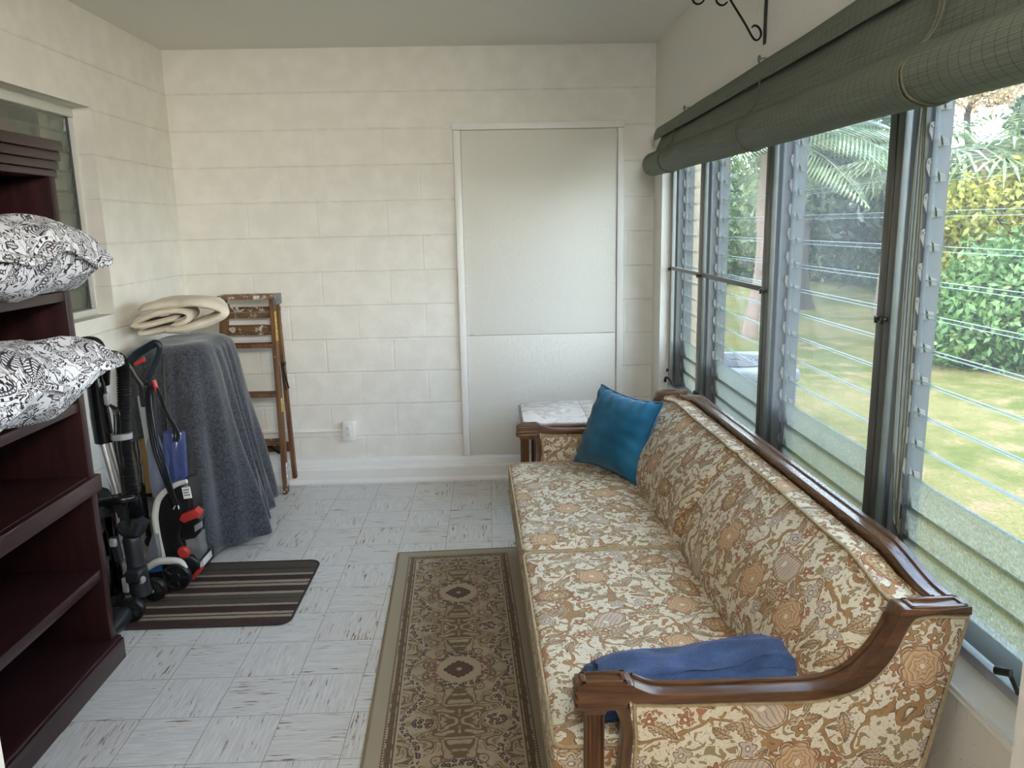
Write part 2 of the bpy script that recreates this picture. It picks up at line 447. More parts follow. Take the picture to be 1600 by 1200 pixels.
YM = [-0.22, -0.87, -1.79, -2.69, -3.62]
SP, SH, Z0S = 0.0862, 0.101, 0.603
XG = 1.105
def slat(y0, y1, z, tilt=0.16):
    bm = BM()
    box(bm, -0.0028, 0.0028, y0, y1, 0, SH, mat=Matrix.Translation((XG+0.018, 0, z)) @ Matrix.Rotation(-tilt, 4, 'Y'))
    return bm
clip_me = None
for i in range(4):
    yb, ya = YM[i], YM[i+1]                              # far and near end of this bay
    w = thing('window_%d' % (i+2), ['narrow jalousie bay at the far end of the long window', 'jalousie bay with the palm trunk seen through it', 'hazy screened jalousie bay above the sofa back',
              'jalousie bay nearest the doorway with a crank handle'][i], 'window', (0, 0, 0), kind='structure')
    ins = 0.030 if i else 0.022
    bm = BM()
    box(bm, 1.05, 1.15, yb-ins, yb, WZ0+0.03, WZ1, 0.003); box(bm, 1.05, 1.15, ya, ya+0.03, WZ0+0.03, WZ1, 0.003)
    box(bm, 1.05, 1.15, ya+0.03, yb-ins, WZ0+0.03, WZ0+0.052, 0.003); box(bm, 1.05, 1.15, ya+0.03, yb-ins, WZ1-0.03, WZ1, 0.003)
    obj('frame', bm, M_alumid, w)
    # screen frame on the room side
    bm = BM(); s0, s1 = yb-(0.004 if i else 0.0), ya+0.004
    box(bm, 1.028, 1.048, s0-0.034, s0, WZ0+0.035, WZ1, 0.003); box(bm, 1.028, 1.048, s1, s1+0.034, WZ0+0.035, WZ1, 0.003)
    box(bm, 1.028, 1.048, s1+0.034, s0-0.034, WZ1-0.03, WZ1, 0.003)
    if i < 2: box(bm, 1.03, 1.046, s1+0.034, s0-0.034, 1.283, 1.303, 0.003)
    obj('screen_frame', bm, M_bronze if i else M_aluw, w)
    bm = BM(); box(bm, 1.026, 1.049, s1+0.034, s0-0.034, WZ0+0.035, WZ0+0.06, 0.003); obj('bottom_rail', bm, M_sillalu, w)
    bm = BM(); box(bm, 1.0405, 1.0412, s1+0.034, s0-0.034, WZ0+0.06, WZ1-0.03)
    obj('insect_screen', bm, [M_screen3, M_screen3, M_screen, M_screen2][i], w, smooth=False)
    for yy, sg in ((s0-0.012, -1), (s1+0.012, 1)):
        for zz in (0.70, 1.29, 1.86):
            bm = BM(); box(bm, 1.016, 1.028, yy-0.011, yy+0.011, zz-0.006, zz+0.006, 0.002); box(bm, 1.014, 1.02, yy-0.004, yy+0.004, zz-0.012, zz+0.004, 0.001)
            obj('screen_clip', bm, M_black, w)
    # clip rails that carry the louvers
    for yy, sg in ((yb-ins, -1), (ya+0.03, 1)):
        bm = BM(); box(bm, 1.055, 1.151, min(yy, yy+sg*0.004), max(yy, yy+sg*0.004), WZ0+0.052, WZ1-0.03)
        box(bm, 1.058, 1.068, min(yy, yy+sg*0.016), max(yy, yy+sg*0.016), WZ0+0.052, WZ1-0.03, 0.002)
        box(bm, 1.098, 1.112, min(yy, yy+sg*0.014), max(yy, yy+sg*0.014), WZ0+0.052, WZ1-0.03, 0.002)
        obj('clip_rail', bm, M_alu if sg < 0 else M_aluw, w)
    ns = int((WZ1-0.03-Z0S)/SP)
    for k in range(ns):
        z = Z0S+k*SP
        o = obj('louver_slat', slat(ya+0.036, yb-ins-0.012, z), M_frost if k < 3 else M_glass, w, smooth=False)
        if k < 3: o['label'] = 'obscure glass louver slat'
        else:
            o.data.materials.append(M_edge)
            for p in o.data.polygons:
                if p.area < 0.006*(yb-ya+0.1): p.material_index = 1
        # hooked clip
        pts = [(-0.006, 0.012), (0.004, 0.016), (0.008, 0.0), (0.02, -0.016), (0.034, -0.02), (0.036, -0.034), (0.014, -0.036), (0.0, -0.024), (-0.008, -0.004)]
        bm = BM(); prism(bm, [(1.096+a*1.25, z+0.04+b*1.2) for a, b in pts], yb-ins-0.012, yb-ins-0.009, 'y', 0.0008, 1)
        tube(bm, [(1.095, yb-ins-0.004, z+0.046), (1.095, yb-ins-0.0145, z+0.046)], 0.003, 8)
        obj('louver_clip', bm, M_clip, w)
    # crank handle
    if i in (0, 3):
        bm = BM()
        if i == 3: K = [ax(1591, 1084, 1.03), ax(1588, 1076, 1.022), ax(1582, 1062, 1.008), ax(1578, 1053, 1.0)]; N_ = [ax(1580, 1052, 1.0), ax(1555, 1047, 0.985)]
        else: K = [Vector((1.035, -0.33, 0.63)), Vector((1.015, -0.325, 0.66)), Vector((1.0, -0.305, 0.672)), Vector((1.0, -0.285, 0.66))]; N_ = [Vector((1.0, -0.29, 0.665)), Vector((1.0, -0.275, 0.64))]
        tube(bm, smooth_path(K, 5), 0.005, 8); tube(bm, N_, [0.008, 0.0085], 10)
        obj('crank_handle', bm, M_black, w)
bm = BM(); prism(bm, [(XR-0.004, WZ0-0.012), (XR+0.01, WZ0), (1.03, 0.588), (1.15, 0.59), (1.15, 0.55), (XR+0.004, 0.545)], WY0, WY1, 'y', 0.002)
tag(obj('trim_1', bm, M_trim, ang=20), 'white sloped sill under the long window', 'sill', kind='structure')

sl_ = bpy.data.lights.new('added_side_fill', 'AREA'); slo = bpy.data.objects.new('added_side_fill', sl_); COL.objects.link(slo)
sl_.size = 0.5; sl_.energy = 9.0; sl_.color = (1.0, 0.95, 0.86); slo.location = (XL-0.65, -1.9, 2.5)  # unseen light added to lift the grey louvers and curtain, no fixture known
# interior window in the side wall: grey louvers, dark room and curtain behind
w1 = thing('window_1', 'recessed grey louver window behind the dark bookcase', 'window', (0, 0, 0), kind='structure')
XW = XL-0.085
bm = BM()
for a, b, c, d in ((LW0, LW1, LZ1-0.045, LZ1), (LW0, LW1, LZ0, LZ0+0.03), (LW1-0.010, LW1, LZ0+0.03, LZ1-0.045), (LW0, LW0+0.02, LZ0+0.03, LZ1-0.045)):
    box(bm, XW-0.06, XW+0.006, a, b, c, d, 0.004)
obj('frame', bm, M_paintmetal, w1)
M_gglass = glass_mat('grey louver glass', (0.72, 0.75, 0.71, 1), 0.10, 0.05)
for k in range(10):
    z = LZ0+0.034+k*0.0885
    bm = BM(); box(bm, -0.003, 0.003, LW0+0.022, LW1-0.022, 0, 0.1, mat=Matrix.Translation((XW-0.03, 0, z)) @ Matrix.Rotation(0.1, 4, 'Y'))
    o = obj('louver_slat', bm, M_gglass, w1, smooth=False)
    bm = BM(); box(bm, XW-0.022, XW-0.012, LW1-0.026, LW1-0.02, z-0.004, z+0.088); obj('louver_clip', bm, M_alu, w1)
def curtain_mat():
    m = new_mat('striped curtain'); P = wpos(); x, y, z = sep(P)
    s = fract(y*2.6+0.28)
    c = mix(band(s, 0.55, 0.17, 0.05), S(148, 150, 142), S(176, 140, 128))
    c = mix(band(s, 0.2, 0.09, 0.05), c, S(100, 104, 98))
    out(princ(c, 0.9)); return m
bm = BM(); grid(bm, 160, 2, lambda u, v: (XL-0.31+0.022*math.sin(u*75)+0.01*math.sin(u*31), -3.0+u*2.25, 1.0+v*1.3))
tag(obj('curtain', bm, curtain_mat()), 'grey and dusty pink curtain hanging behind the recessed louver window', 'curtain')
wallobj('wall_behind_window', [(XL-1.2, XL-1.1, -3.7, 0.2, 0, ZCE), (XL-1.1, XL-0.2, 0.1, 0.2, 0, ZCE), (XL-1.1, XL-0.2, -3.7, -3.6, 0, ZCE), (XL-1.2, XL-0.2, -3.7, 0.2, 0.0, 0.02), (XL-1.2, XL-0.2, -3.7, 0.2, ZCE, ZCE+0.05)],
        M_plaster, 'plain wall of the dim room seen through the recessed window')
# ------------------------------------------------------------------ patterned cloth
def polar(p, cell):
    "vector from the centre of a Voronoi cell -> dx, dy, r, theta, two random numbers"
    x, y, z = sep(vm('SUBTRACT', p, V(cell.outputs['Position'])))
    c = T.nodes.new('ShaderNodeSeparateColor'); T.links.new(cell.outputs['Color'], c.inputs[0])
    return x, y, sqrt(x*x+y*y), at2(y, x), V(c.outputs[0]), V(c.outputs[1])
def leaf_layer(p, col, scale, L, W, c_fill, c_line, cream, keep, off):
    "pointed veined leaves scattered one to a cell"
    c = vor(vm('ADD', p, (off, off*0.7, 0)), scale, 0.9)
    x, y, z = sep(vm('SUBTRACT', vm('ADD', p, (off, off*0.7, 0)), V(c.outputs['Position'])))
    k = T.nodes.new('ShaderNodeSeparateColor'); T.links.new(c.outputs['Color'], k.inputs[0])
    h1, h2 = V(k.outputs[0]), V(k.outputs[1])
    a = h2*6.28; ca_, sa_ = cos(a), sin(a)
    u = x*ca_+y*sa_; v0 = y*ca_-x*sa_
    v = v0+u*u*9.0*(h1-0.5)
    t = u/L
    d = absv(v)-W*(1-t*t)*(1.0+0.35*t)*(0.86+0.14*sin(u*700))
    on = less(h1, keep)*less(absv(t), 1.0)
    fill = ss(d, -0.0006, 0.0006, 1, 0)*on
    col = mix(ss(d, 0.0025, 0.004, 1, 0)*on, col, cream)
    col = mix(fill, col, mix(ss(t, -0.8, 0.8), c_fill, mix(0.4, c_fill, cream)))
    veins = mx(band(v, 0.0, 0.0011), ss(sin(absv(v)*500+u*620), 0.6, 0.9)*0.7)
    col = mix(fill*veins, col, c_line)
    return mix(band(d, 0.0003, 0.0015)*on, col, c_line)
def floral_mat():
    m = new_mat('gold and rust floral tapestry')
    p0 = uvc()
    wp = vm('SCALE', vm('SUBTRACT', noisec(p0, 16.0, 2.0), (0.5, 0.5, 0.5)), 0.028)
    p = vm('ADD', p0, wp)
    cream = S(214, 204, 180); gold = S(156, 116, 62); rust = S(158, 98, 56); brown = S(104, 76, 52); mauve = S(180, 164, 150); olive = S(140, 122, 80)
    col = cream
    nh = noise(p0, 7.0, 1.0)
    # trailing stems
    n2 = noise(p, 7.0, 1.5)
    col = mix(band(n2, 0.5, 0.011), col, mix(ss(nh, 0.45, 0.55), gold, S(150, 98, 52)))
    col = mix(mx(band(n2, 0.487, 0.003), band(n2, 0.513, 0.003)), col, brown)
    # ragged small foliage
    nl = noise(p, 50.0, 2.0, 0.5, 0.8)
    leaf = ss(nl, 0.566, 0.576)
    col = mix(leaf, col, mix(ss(nh, 0.40, 0.46), olive, mix(ss(nh, 0.56, 0.62), gold, rust)))
    col = mix(band(nl, 0.560, 0.012)*0.85, col, brown)
    col = mix(band(nl, 0.42, 0.010)*0.55, col, mix(ss(nh, 0.45, 0.55), gold, brown))
    col = leaf_layer(p, col, 13.0, 0.030, 0.0095, gold, brown, cream, 0.7, 0.0)
    col = leaf_layer(p, col, 10.0, 0.040, 0.0135, S(166, 128, 80), brown, cream, 0.62, 3.7)
    # small five-petal flowers and buds
    c = vor(p, 15.0, 0.95); x, y, r, th, h1, h2 = polar(p, c)
    pet = 0.013+0.0045*cos(th*5+h1*6)+h2*0.005
    d = r-pet; on = more(h1, 0.5)
    col = mix(ss(d, 0.003, 0.0045, 1, 0)*on, col, cream)
    fc = mix(ss(h2, 0.35, 0.36), rust, mix(ss(h2, 0.7, 0.71), gold, mauve))
    col = mix(ss(d, -0.001, 0.001, 1, 0)*on, col, fc)
    col = mix(mx(band(d, 0.0, 0.0014), band(r, 0.006, 0.001))*on, col, brown)
    col = mix(less(r, 0.0035)*on, col, cream)
    # large blooms: layered peony, seeded fruit, striped tulip
    c = vor(p, 4.6, 0.85); x, y, r, th, h1, h2 = polar(p, c)
    a = th+h2*6.28
    sc = absv(sin(a*3.5+r*70))
    t1 = less(h1, 0.4); t2 = more(h1, 0.7)
    R = 0.044+0.010*sc*t1+(0.014*cos(a*2)+0.010*cos(a))*(1-t1)
    d = r-R
    inn = ss(d, -0.001, 0.001, 1, 0)
    col = mix(ss(d, 0.004, 0.007, 1, 0), col, cream)
    lay = fract(r*95+sc*0.55)
    seeds = V(vor(p, 120.0, 0.8).outputs['Distance'])
    strp = sin((x*cos(h2*6.0)+y*sin(h2*6.0))*560+r*90+h2*9)
    body = mix(t1, mix(t2, mix(ss(d, -0.03, 0.0), S(190, 160, 112), S(166, 116, 74)), mix(ss(d, -0.035, -0.005), mauve, S(196, 176, 150))), mix(lay, S(184, 132, 86), S(206, 182, 144)))
    lines = mx(band(lay, 0.95, 0.12)*t1, mx(ss(strp, 0.62, 0.85)*t2, ss(seeds, 0.40, 0.52)*(1-t1)*(1-t2)))
    col = mix(inn, col, body)
    col = mix(inn*lines*0.85, col, mix(t2, brown, S(150, 112, 92)))
    col = mix(ss(r, 0.006, 0.008, 1, 0), col, cream)
    col = mix(mx(band(d, 0.0, 0.0018), band(d, -0.006, 0.001)), col, brown)
    fr = ss(d, 0.0, 0.001)*ss(d, 0.0075, 0.009, 1, 0)*ss(sin(a*11), 0.0, 0.25)
    col = mix(fr, col, mix(t2, rust, gold))
    wv = noise(p0, 420.0, 1.0)
    col = mix(0.13, col, mix(wv, S(90, 70, 45), S(240, 232, 215)))
    out(princ(col, 0.85, bump=wv+inn*0.5+leaf*0.3, bstr=0.35, bdist=0.001, sheen=0.1, spec=0.15))
    return m
M_floral = floral_mat()
M_welt = plain('cream welting', S(158, 138, 106), 0.85, var=0.25, scale=70)
def wood_mat(name, c1, c2, rough=0.35, sc=14.0, axis=0, coat=0.2):
    m = new_mat(name); P = objc(); x, y, z = sep(P)
    q = [vec(x*0.12, y, z), vec(x, y*0.12, z), vec(x, y, z*0.12)][axis]
    g = noise(q, sc*3, 4.0, 0.65, 0.6); g2 = noise(q, sc*12, 2.0)
    out(princ(mix(ss(g*0.8+g2*0.2, 0.3, 0.7), c1, c2), rough, bump=g2, bstr=0.08, bdist=0.0006, coat=coat, spec=0.5))
    return m
M_walnut = wood_mat('walnut show wood', S(64, 41, 25), S(104, 70, 43), 0.3)
M_walnutv = wood_mat('walnut upright', S(64, 42, 25), S(108, 74, 44), 0.34, axis=2)

# ------------------------------------------------------------------ sofa
SO = (0.100, -1.14, 0.0); SR = math.radians(1.4); LEN, DEP = 2.15, 0.80
sofa = thing('sofa', 'long gold and rust floral sofa with walnut show-wood frame under the window', 'sofa', SO, SR)
def sstep(a, b, x):
    t = max(0, min(1, (x-a)/(b-a))); return t*t*(3-2*t)
def crest(u): return sstep(0.08, 0.30, u)*sstep(0.08, 0.30, LEN-u)
AT = 0.050                                               # arm thickness
# seat frame and apron
bm = BM(); box(bm, 0.045, 0.66, -LEN+0.02, -0.02, 0.15, 0.325, 0.02); o = obj('seat_base', bm, M_floral, sofa); box_uv(o, (3, 1))
# cushions
cw = (LEN-2*AT)/2
for k in range(2):
    u0 = AT+k*cw+0.004; u1 = u0+cw-0.008
    L = u1-u0; D = 0.575; H = 0.135
    bm = BM()
    rounded(bm, D, L, H, 0.028, 16, (0.0, 0.0, 0.012))
    o = obj('seat_cushion', bm, M_floral, sofa, ang=60)
    o.location = (-0.045+D/2, -(u0+u1)/2, 0.325+H/2); box_uv(o, (0.37*k, 0.9*k+5))
    for s in (1, -1):
        bm = BM(); e = 0.012
        loop = []
        for i in range(4):
            cx_, cy_ = [(1, 1), (-1, 1), (-1, -1), (1, -1)][i]
            rr = 0.03; cx0 = cx_*(D/2-rr-0.003); cy0 = cy_*(L/2-rr-0.003)
            for j in range(6):
                a = PI/2*i+PI/2*j/5
                loop.append((cx0+rr*math.cos(a), cy0+rr*math.sin(a), s*(H/2-0.005)))
        tube(bm, loop, 0.0045, 8, closed=True)
        obj('piping', bm, M_welt, o)
# backrest: two panels that meet in a welted seam
prof = [(0.57, 0.36), (0.52, 0.40), (0.487, 0.455), (0.494, 0.52), (0.525, 0.59), (0.570, 0.66), (0.625, 0.72), (0.668, 0.757), (0.690, 0.773), (0.702, 0.778), (0.718, 0.779), (0.738, 0.777), (0.752, 0.772), (0.756, 0.69)]
pp = smooth_path([(a, b, 0) for a, b in prof], 3)
BB = 0.748
for k in range(2):
    ua = AT-0.004+k*cw; ub = ua+cw+(0.004 if k else 0.004)
    def f(s, t, ua=ua, ub=ub, k=k):
        u = ua+(ub-ua)*s; p = pp[min(int(round(t*(len(pp)-1))), len(pp)-1)]
        e = min(s, 1-s)*(ub-ua)                          # distance to a side seam
        rnd_ = 1-max(0, 1-e/0.055)**2
        z = p.y; zt = 0.36+(p.y-0.36)*((BB+0.032*crest(u)-0.36)/(0.779-0.36))
        dep = (1-rnd_)*0.05*max(0, min(1, (0.72-p.x)/0.12))
        puff = 0.014*math.sin(PI*s)*math.sin(PI*max(0, min(1, (z-0.42)/0.35)))
        wr = mnoise.noise((u*5, z*6, k*7))*0.006+mnoise.noise((u*14, z*11, 3))*0.0025
        return Vector((p.x+dep-puff+wr, -u, zt))
    bm = BM(); grid(bm, 64, len(pp), f)
    o = obj('backrest_panel', bm, M_floral, sofa, ang=60)
    me = o.data; uvl = me.uv_layers.new(name='UVMap')
    dist = [0]
    for a, b in zip(pp, pp[1:]): dist.append(dist[-1]+(b-a).length)
    nv = len(pp)
    for l in me.loops:
        i = l.vertex_index; uvl.data[l.index].uv = (-me.vertices[i].co.y+0.35, dist[i % nv]+2.0)
    bm = BM(); ti = 24/(len(pp)-1)
    tube(bm, [f(s/40, ti)+Vector((-0.004, 0, 0.004)) for s in range(41)], 0.0045, 8)
    obj('piping', bm, M_welt, o)
    if k == 0:
        bm = BM(); tube(bm, [f(1.0, t/40)+Vector((-0.003, 0, 0.001)) for t in range(4, 26)], 0.005, 8); obj('seam_piping', bm, M_welt, o)
# outside back
bm = BM(); prism(bm, [(0.758, 0.765), (0.804, 0.745), (0.71, 0.15), (0.61, 0.15), (0.61, 0.33), (0.71, 0.6)], -LEN+0.03, -0.03, 'y', 0.006)
o = obj('outside_back', bm, M_floral, sofa); box_uv(o, (9, 3))
# crest rail
bm = BM()
sec = [(0.756, -0.028), (0.754, -0.004), (0.758, 0.002), (0.765, 0.002), (0.768, -0.003), (0.790, -0.004), (0.793, 0.001), (0.806, 0.001), (0.812, -0.006), (0.812, -0.026), (0.803, -0.032), (0.765, -0.034)]
st = [0.06+(LEN-0.12)*i/90 for i in range(91)]
rings = [[bm.verts.new((a, -u, 0.768+0.036*crest(u)+b)) for a, b in sec] for u in st]
for A, B in zip(rings, rings[1:]):
    for i in range(len(sec)): bm.faces.new((A[i], A[(i+1) % len(sec)], B[(i+1) % len(sec)], B[i]))
bm.faces.new(rings[0]); bm.faces.new(rings[-1][::-1]); bmesh.ops.recalc_face_normals(bm, faces=bm.faces[:])
obj('crest_rail', bm, wood_mat('walnut crest', S(64, 41, 25), S(104, 70, 43), 0.26, axis=1), sofa, ang=30)
# arms
def arm_xf(l): return [(x*0.98-0.003, z+0.013) for x, z in l]
low = spts(arm_xf([(0.115, 0.584), (0.125, 0.578), (0.15, 0.577), (0.20, 0.573), (0.34, 0.570), (0.476, 0.566), (0.532, 0.569), (0.591, 0.583), (0.633, 0.610), (0.668, 0.655), (0.690, 0.705), (0.704, 0.732), (0.722, 0.742), (0.764, 0.745), (0.829, 0.741)]), 5)
top = spts(arm_xf([(0.004, 0.622), (0.106, 0.621), (0.128, 0.613), (0.162, 0.598), (0.21, 0.592), (0.30, 0.590), (0.46, 0.588), (0.51, 0.589), (0.553, 0.597), (0.592, 0.617), (0.630, 0.656), (0.657, 0.700), (0.672, 0.738), (0.680, 0.758), (0.700, 0.759), (0.75, 0.756), (0.79, 0.757), (0.829, 0.760)]), 5)
blk = arm_xf([(0.004, 0.622), (0.001, 0.606), (0.006, 0.594), (0.003, 0.582), (0.010, 0.570), (0.010, 0.564), (0.10, 0.564)])
for k in range(2):
    arm = obj('arm_panel', BM(), M_floral, sofa)
    yo = -LEN if k else 0.0; sg = 1 if k else -1          # sg points from the outer face inwards
    bm = BM()
    poly = [(0.108, 0.600)]+[p for p in low if p[0] > 0.122]+[(0.806, 0.755), (0.738, 0.40), (0.682, 0.15), (0.10, 0.15), (0.112, 0.43), (0.116, 0.51), (0.112, 0.56)]
    a_, b_ = sorted((yo+sg*0.008, yo+sg*0.042)); prism(bm, poly, a_, b_, 'y', 0.008, 3)
    bm.to_mesh(arm.data); bm.free(); arm.data.polygons.foreach_set('use_smooth', [True]*len(arm.data.polygons)); arm.data.set_sharp_from_angle(angle=0.6)
    box_uv(arm, (0.17+2*k, 0.33))
    bm = BM()
    for fy in (0.0065, 0.0435):
        tube(bm, [(x, yo+sg*fy, z-0.009) for x, z in poly[1:-7]], 0.004, 6)
        tube(bm, [(0.116, yo+sg*fy, 0.16), (0.121, yo+sg*fy, 0.43), (0.124, yo+sg*fy, 0.51), (0.120, yo+sg*fy, 0.56), (0.119, yo+sg*fy, 0.588)], 0.004, 6)
    tube(bm, [(0.810, yo+sg*0.010, 0.75), (0.744, yo+sg*0.010, 0.40), (0.688, yo+sg*0.010, 0.15)], 0.0045, 6)
    obj('piping', bm, M_welt, arm)
    bm = BM()
    rail = top+low[::-1]+blk[::-1][:-1]
    a_, b_ = sorted((yo-sg*0.002, yo+sg*0.048)); prism(bm, rail, a_, b_, 'y', 0.005, 2)
    # bead along the inner edge and raised lips round the sunk blocks
    seg_ = [p for p in top if 0.118 < p[0] < 0.655]
    for fy in (0.041,):
        tube(bm, [(x, yo+sg*fy, z+0.0015) for x, z in seg_], 0.0055, 8)
    for xa, xb, zf in ((0.010, 0.104, 0.6345), (0.684, 0.803, 0.770)):
        for bx in ((xa, xb, 0.001, 0.010), (xa, xb, 0.037, 0.046), (xa, xa+0.011, 0.001, 0.046), (xb-0.011, xb, 0.001, 0.046)):
            a_, b_ = sorted((yo+sg*bx[2], yo+sg*bx[3])); box(bm, bx[0], bx[1], a_, b_, zf-0.006, zf+0.005, 0.002)
    # mouldings on the front block
    for zz in (0.622, 0.601, 0.585):
        a_, b_ = sorted((yo-sg*0.004, yo+sg*0.050)); box(bm, -0.004, 0.098, a_, b_, zz-0.004, zz+0.004, 0.003)
    obj('arm_rail', bm, M_walnut, sofa, ang=35)
    bm = BM()
    fl_ = []
    y0, y1 = 0.004, 0.042; x0, x1 = 0.019, 0.057
    def edge(a, b, n, d):
        r_ = []
        for i in range(n*4):
            t = i/(n*4); w_ = d*(0.5-0.5*math.cos(2*PI*t*n)) if 0.12 < t < 0.88 else 0
            nx, ny = (b[1]-a[1]), -(b[0]-a[0]); L_ = math.hypot(nx, ny)
            r_.append((a[0]+(b[0]-a[0])*t-nx/L_*w_, a[1]+(b[1]-a[1])*t-ny/L_*w_))
        return r_
    cs = [(x0, y0), (x1, y0), (x1, y1), (x0, y1)]
    for i in range(4): fl_ += edge(cs[i], cs[(i+1) % 4], 4, 0.004)
    prism(bm, [(x, yo+sg*y) for x, y in fl_], 0.14, 0.588, 'z')
    box(bm, 0.014, 0.062, *sorted((yo+sg*0.002, yo+sg*0.045)), 0.565, 0.588, 0.004)
    obj('arm_post', bm, M_walnutv, sofa, ang=30)
    bm = BM()
    lft = spts([(0.062, 0.592), (0.079, 0.575), (0.092, 0.54), (0.095, 0.50), (0.091, 0.43), (0.082, 0.30), (0.075, 0.15)], 5)
    rgt = spts([(0.106, 0.15), (0.108, 0.30), (0.112, 0.43), (0.117, 0.51), (0.111, 0.56), (0.104, 0.585), (0.10, 0.604)], 5)
    a_, b_ = sorted((yo+sg*0.003, yo+sg*0.045)); prism(bm, lft+rgt, a_, b_, 'y', 0.004, 2)
    obj('arm_stile', bm, M_walnutv, sofa, ang=35)
for x, u in ((0.075, 0.07), (0.075, LEN/2), (0.075, LEN-0.07), (0.62, 0.07), (0.62, LEN-0.07)):
    bm = BM(); lathe(bm, [(0.014, 0.001), (0.016, 0.02), (0.024, 0.10), (0.028, 0.128), (0.028, 0.153)], 14, Matrix.Translation((x, -u, 0)))
    obj('leg', bm, M_walnutv, sofa)

# teal cushion, bilinear between its four corners
def velvet(name, c, c2):
    m = new_mat(name); P = objc(); n = noise(P, 7, 3.0); f_ = noise(P, 260, 2.0)
    out(princ(mix(ss(n, 0.3, 0.7), c, c2), 0.95, bump=f_*0.4+noise(P, 22, 3.0), bstr=0.35, bdist=0.003, sheen=0.25, spec=0.0))
    return m
M_teal = velvet('teal velvet', S(27, 76, 102), S(42, 99, 127))
BLc, BRc, TRc, TLc = Vector((0.362, -1.262, 0.478)), Vector((0.588, -1.585, 0.468)), Vector((0.722, -1.475, 0.793)), Vector((0.497, -1.212, 0.825))
ctr = (BLc+BRc+TRc+TLc)/4; nrm = (BRc-BLc).cross(TLc-BLc).normalized()
pil = thing('throw_pillow', 'square teal velvet throw pillow leaning in the far corner of the floral sofa', 'pillow', (ctr.x, ctr.y, 0.462))
base = Vector((ctr.x, ctr.y, 0.462))
def pil_pt(s, t, sd):
    q = (BLc*(1-s)+BRc*s)*(1-t)+(TLc*(1-s)+TRc*s)*t
    a, b = 2*s-1, 2*t-1
    th = (max(0, 1-abs(a)**2.2)*max(0, 1-abs(b)**2.2))**0.5*0.088
    pin = 0.022*((1-a*a)*abs(b)**3*(-1 if b > 0 else 1))
    pin2 = 0.02*((1-b*b)*abs(a)**3*(-1 if a > 0 else 1))
    q = q+(TLc-BLc).normalized()*pin+(BRc-BLc).normalized()*pin2
    wr = mnoise.noise((s*4+9*sd, t*9, 1))*0.006*min(1, 6*min(s, 1-s, t, 1-t)+0.2)
    wr += 0.016*math.sin(s*38+t*7)*max(0, b-0.4)**1.3+0.014*math.sin(t*34+2+s*6)*max(0, abs(a)-0.5)**1.3
    return q+nrm*sd*(th+wr)-base
bm = BM()
for sd in (1, -1): grid(bm, 40, 40, lambda s, t: pil_pt(s, t, sd))
bmesh.ops.remove_doubles(bm, verts=bm.verts[:], dist=0.0012); bmesh.ops.recalc_face_normals(bm, faces=bm.faces[:])
obj('cover', bm, M_teal, pil, ang=80)
bm = BM(); lp = [pil_pt(i/24, 0, 0) for i in range(24)]+[pil_pt(1, i/24, 0) for i in range(24)]+[pil_pt(1-i/24, 1, 0) for i in range(24)]+[pil_pt(0, 1-i/24, 0) for i in range(24)]
tube(bm, lp, 0.005, 8, closed=True); obj('piping', bm, M_teal, pil)

# blue throw folded on the seat by the near arm
def knit(name, c, c2, sc=150):
    m = new_mat(name); P = objc(); x, y, z = sep(P)
    w = sin(x*sc*7+noise(P, 40, 2)*5)*sin((y+z)*sc*6)
    f_ = noise(P, 300, 2.0); g = noise(P, 12, 3.0)
    out(princ(mix(ss(g*0.6+f_*0.4, 0.3, 0.7), c, c2), 0.95, bump=f_+w*0.35, bstr=0.6, bdist=0.002, sheen=0.12, spec=0.05))
    return m
M_bluek = knit('blue knit', S(46, 62, 92), S(74, 94, 132))
M_bluey = plain('blue yarn', S(40, 60, 98), 0.9, var=0.15, scale=90)
thr = thing('throw_blanket', 'folded blue knitted throw on the sofa seat against the near arm', 'blanket', (0.47, -3.08, 0.462))
def blz(x):                                              # height of the folded throw along the arm
    return 0.090+0.012*math.sin((x-0.2)*9)+0.044*sstep(0.47, 0.64, x)-0.03*sstep(0.30, 0.18, x)
def bl_fn(p, u, v, w):
    X = p.x+0.47
    zt = blz(X)*(1-0.55*sstep(0.60, 0.75, X)**2)
    z = (p.z/0.12+0.5)*zt
    dn = mnoise.noise((X*9, v*2, w*2))*0.012+mnoise.noise((X*22, v*4, 5))*0.005
    fold = 0.010*math.sin(w*5.0+X*6)*(abs(v) > 0.6)
    return Vector((p.x+dn*0.4+0.025*w*(u < -0.9), p.y*(1-0.12*w)+dn+fold+0.012*math.sin(X*14), z+dn*(w > -0.9)+0.0008))
bm = BM(); rounded(bm, 0.56, 0.20, 0.12, 0.06, 26, (0, 0, 0.0), bl_fn)
obj('folded_cloth', bm, M_bluek, thr, ang=80)
bm = BM(); rr_ = random.Random(3)
for i in range(26):
    x0 = 0.195+rr_.uniform(0, 0.055)-0.47; y0 = -3.155+rr_.uniform(-0.012, 0.02)+3.08; L_ = rr_.uniform(0.03, 0.075)
    bx = rr_.uniform(-0.012, 0.012)
    tube(bm, smooth_path([(x0+0.03, y0+0.02, 0.085), (x0, y0, 0.095), (x0+bx-0.006, y0-0.005, 0.06), (x0+bx, y0-0.006, 0.03), (x0+bx*1.6+0.004, y0-0.002, 0.005)], 4), 0.0035, 6)
obj('fringe', bm, M_bluey, thr)

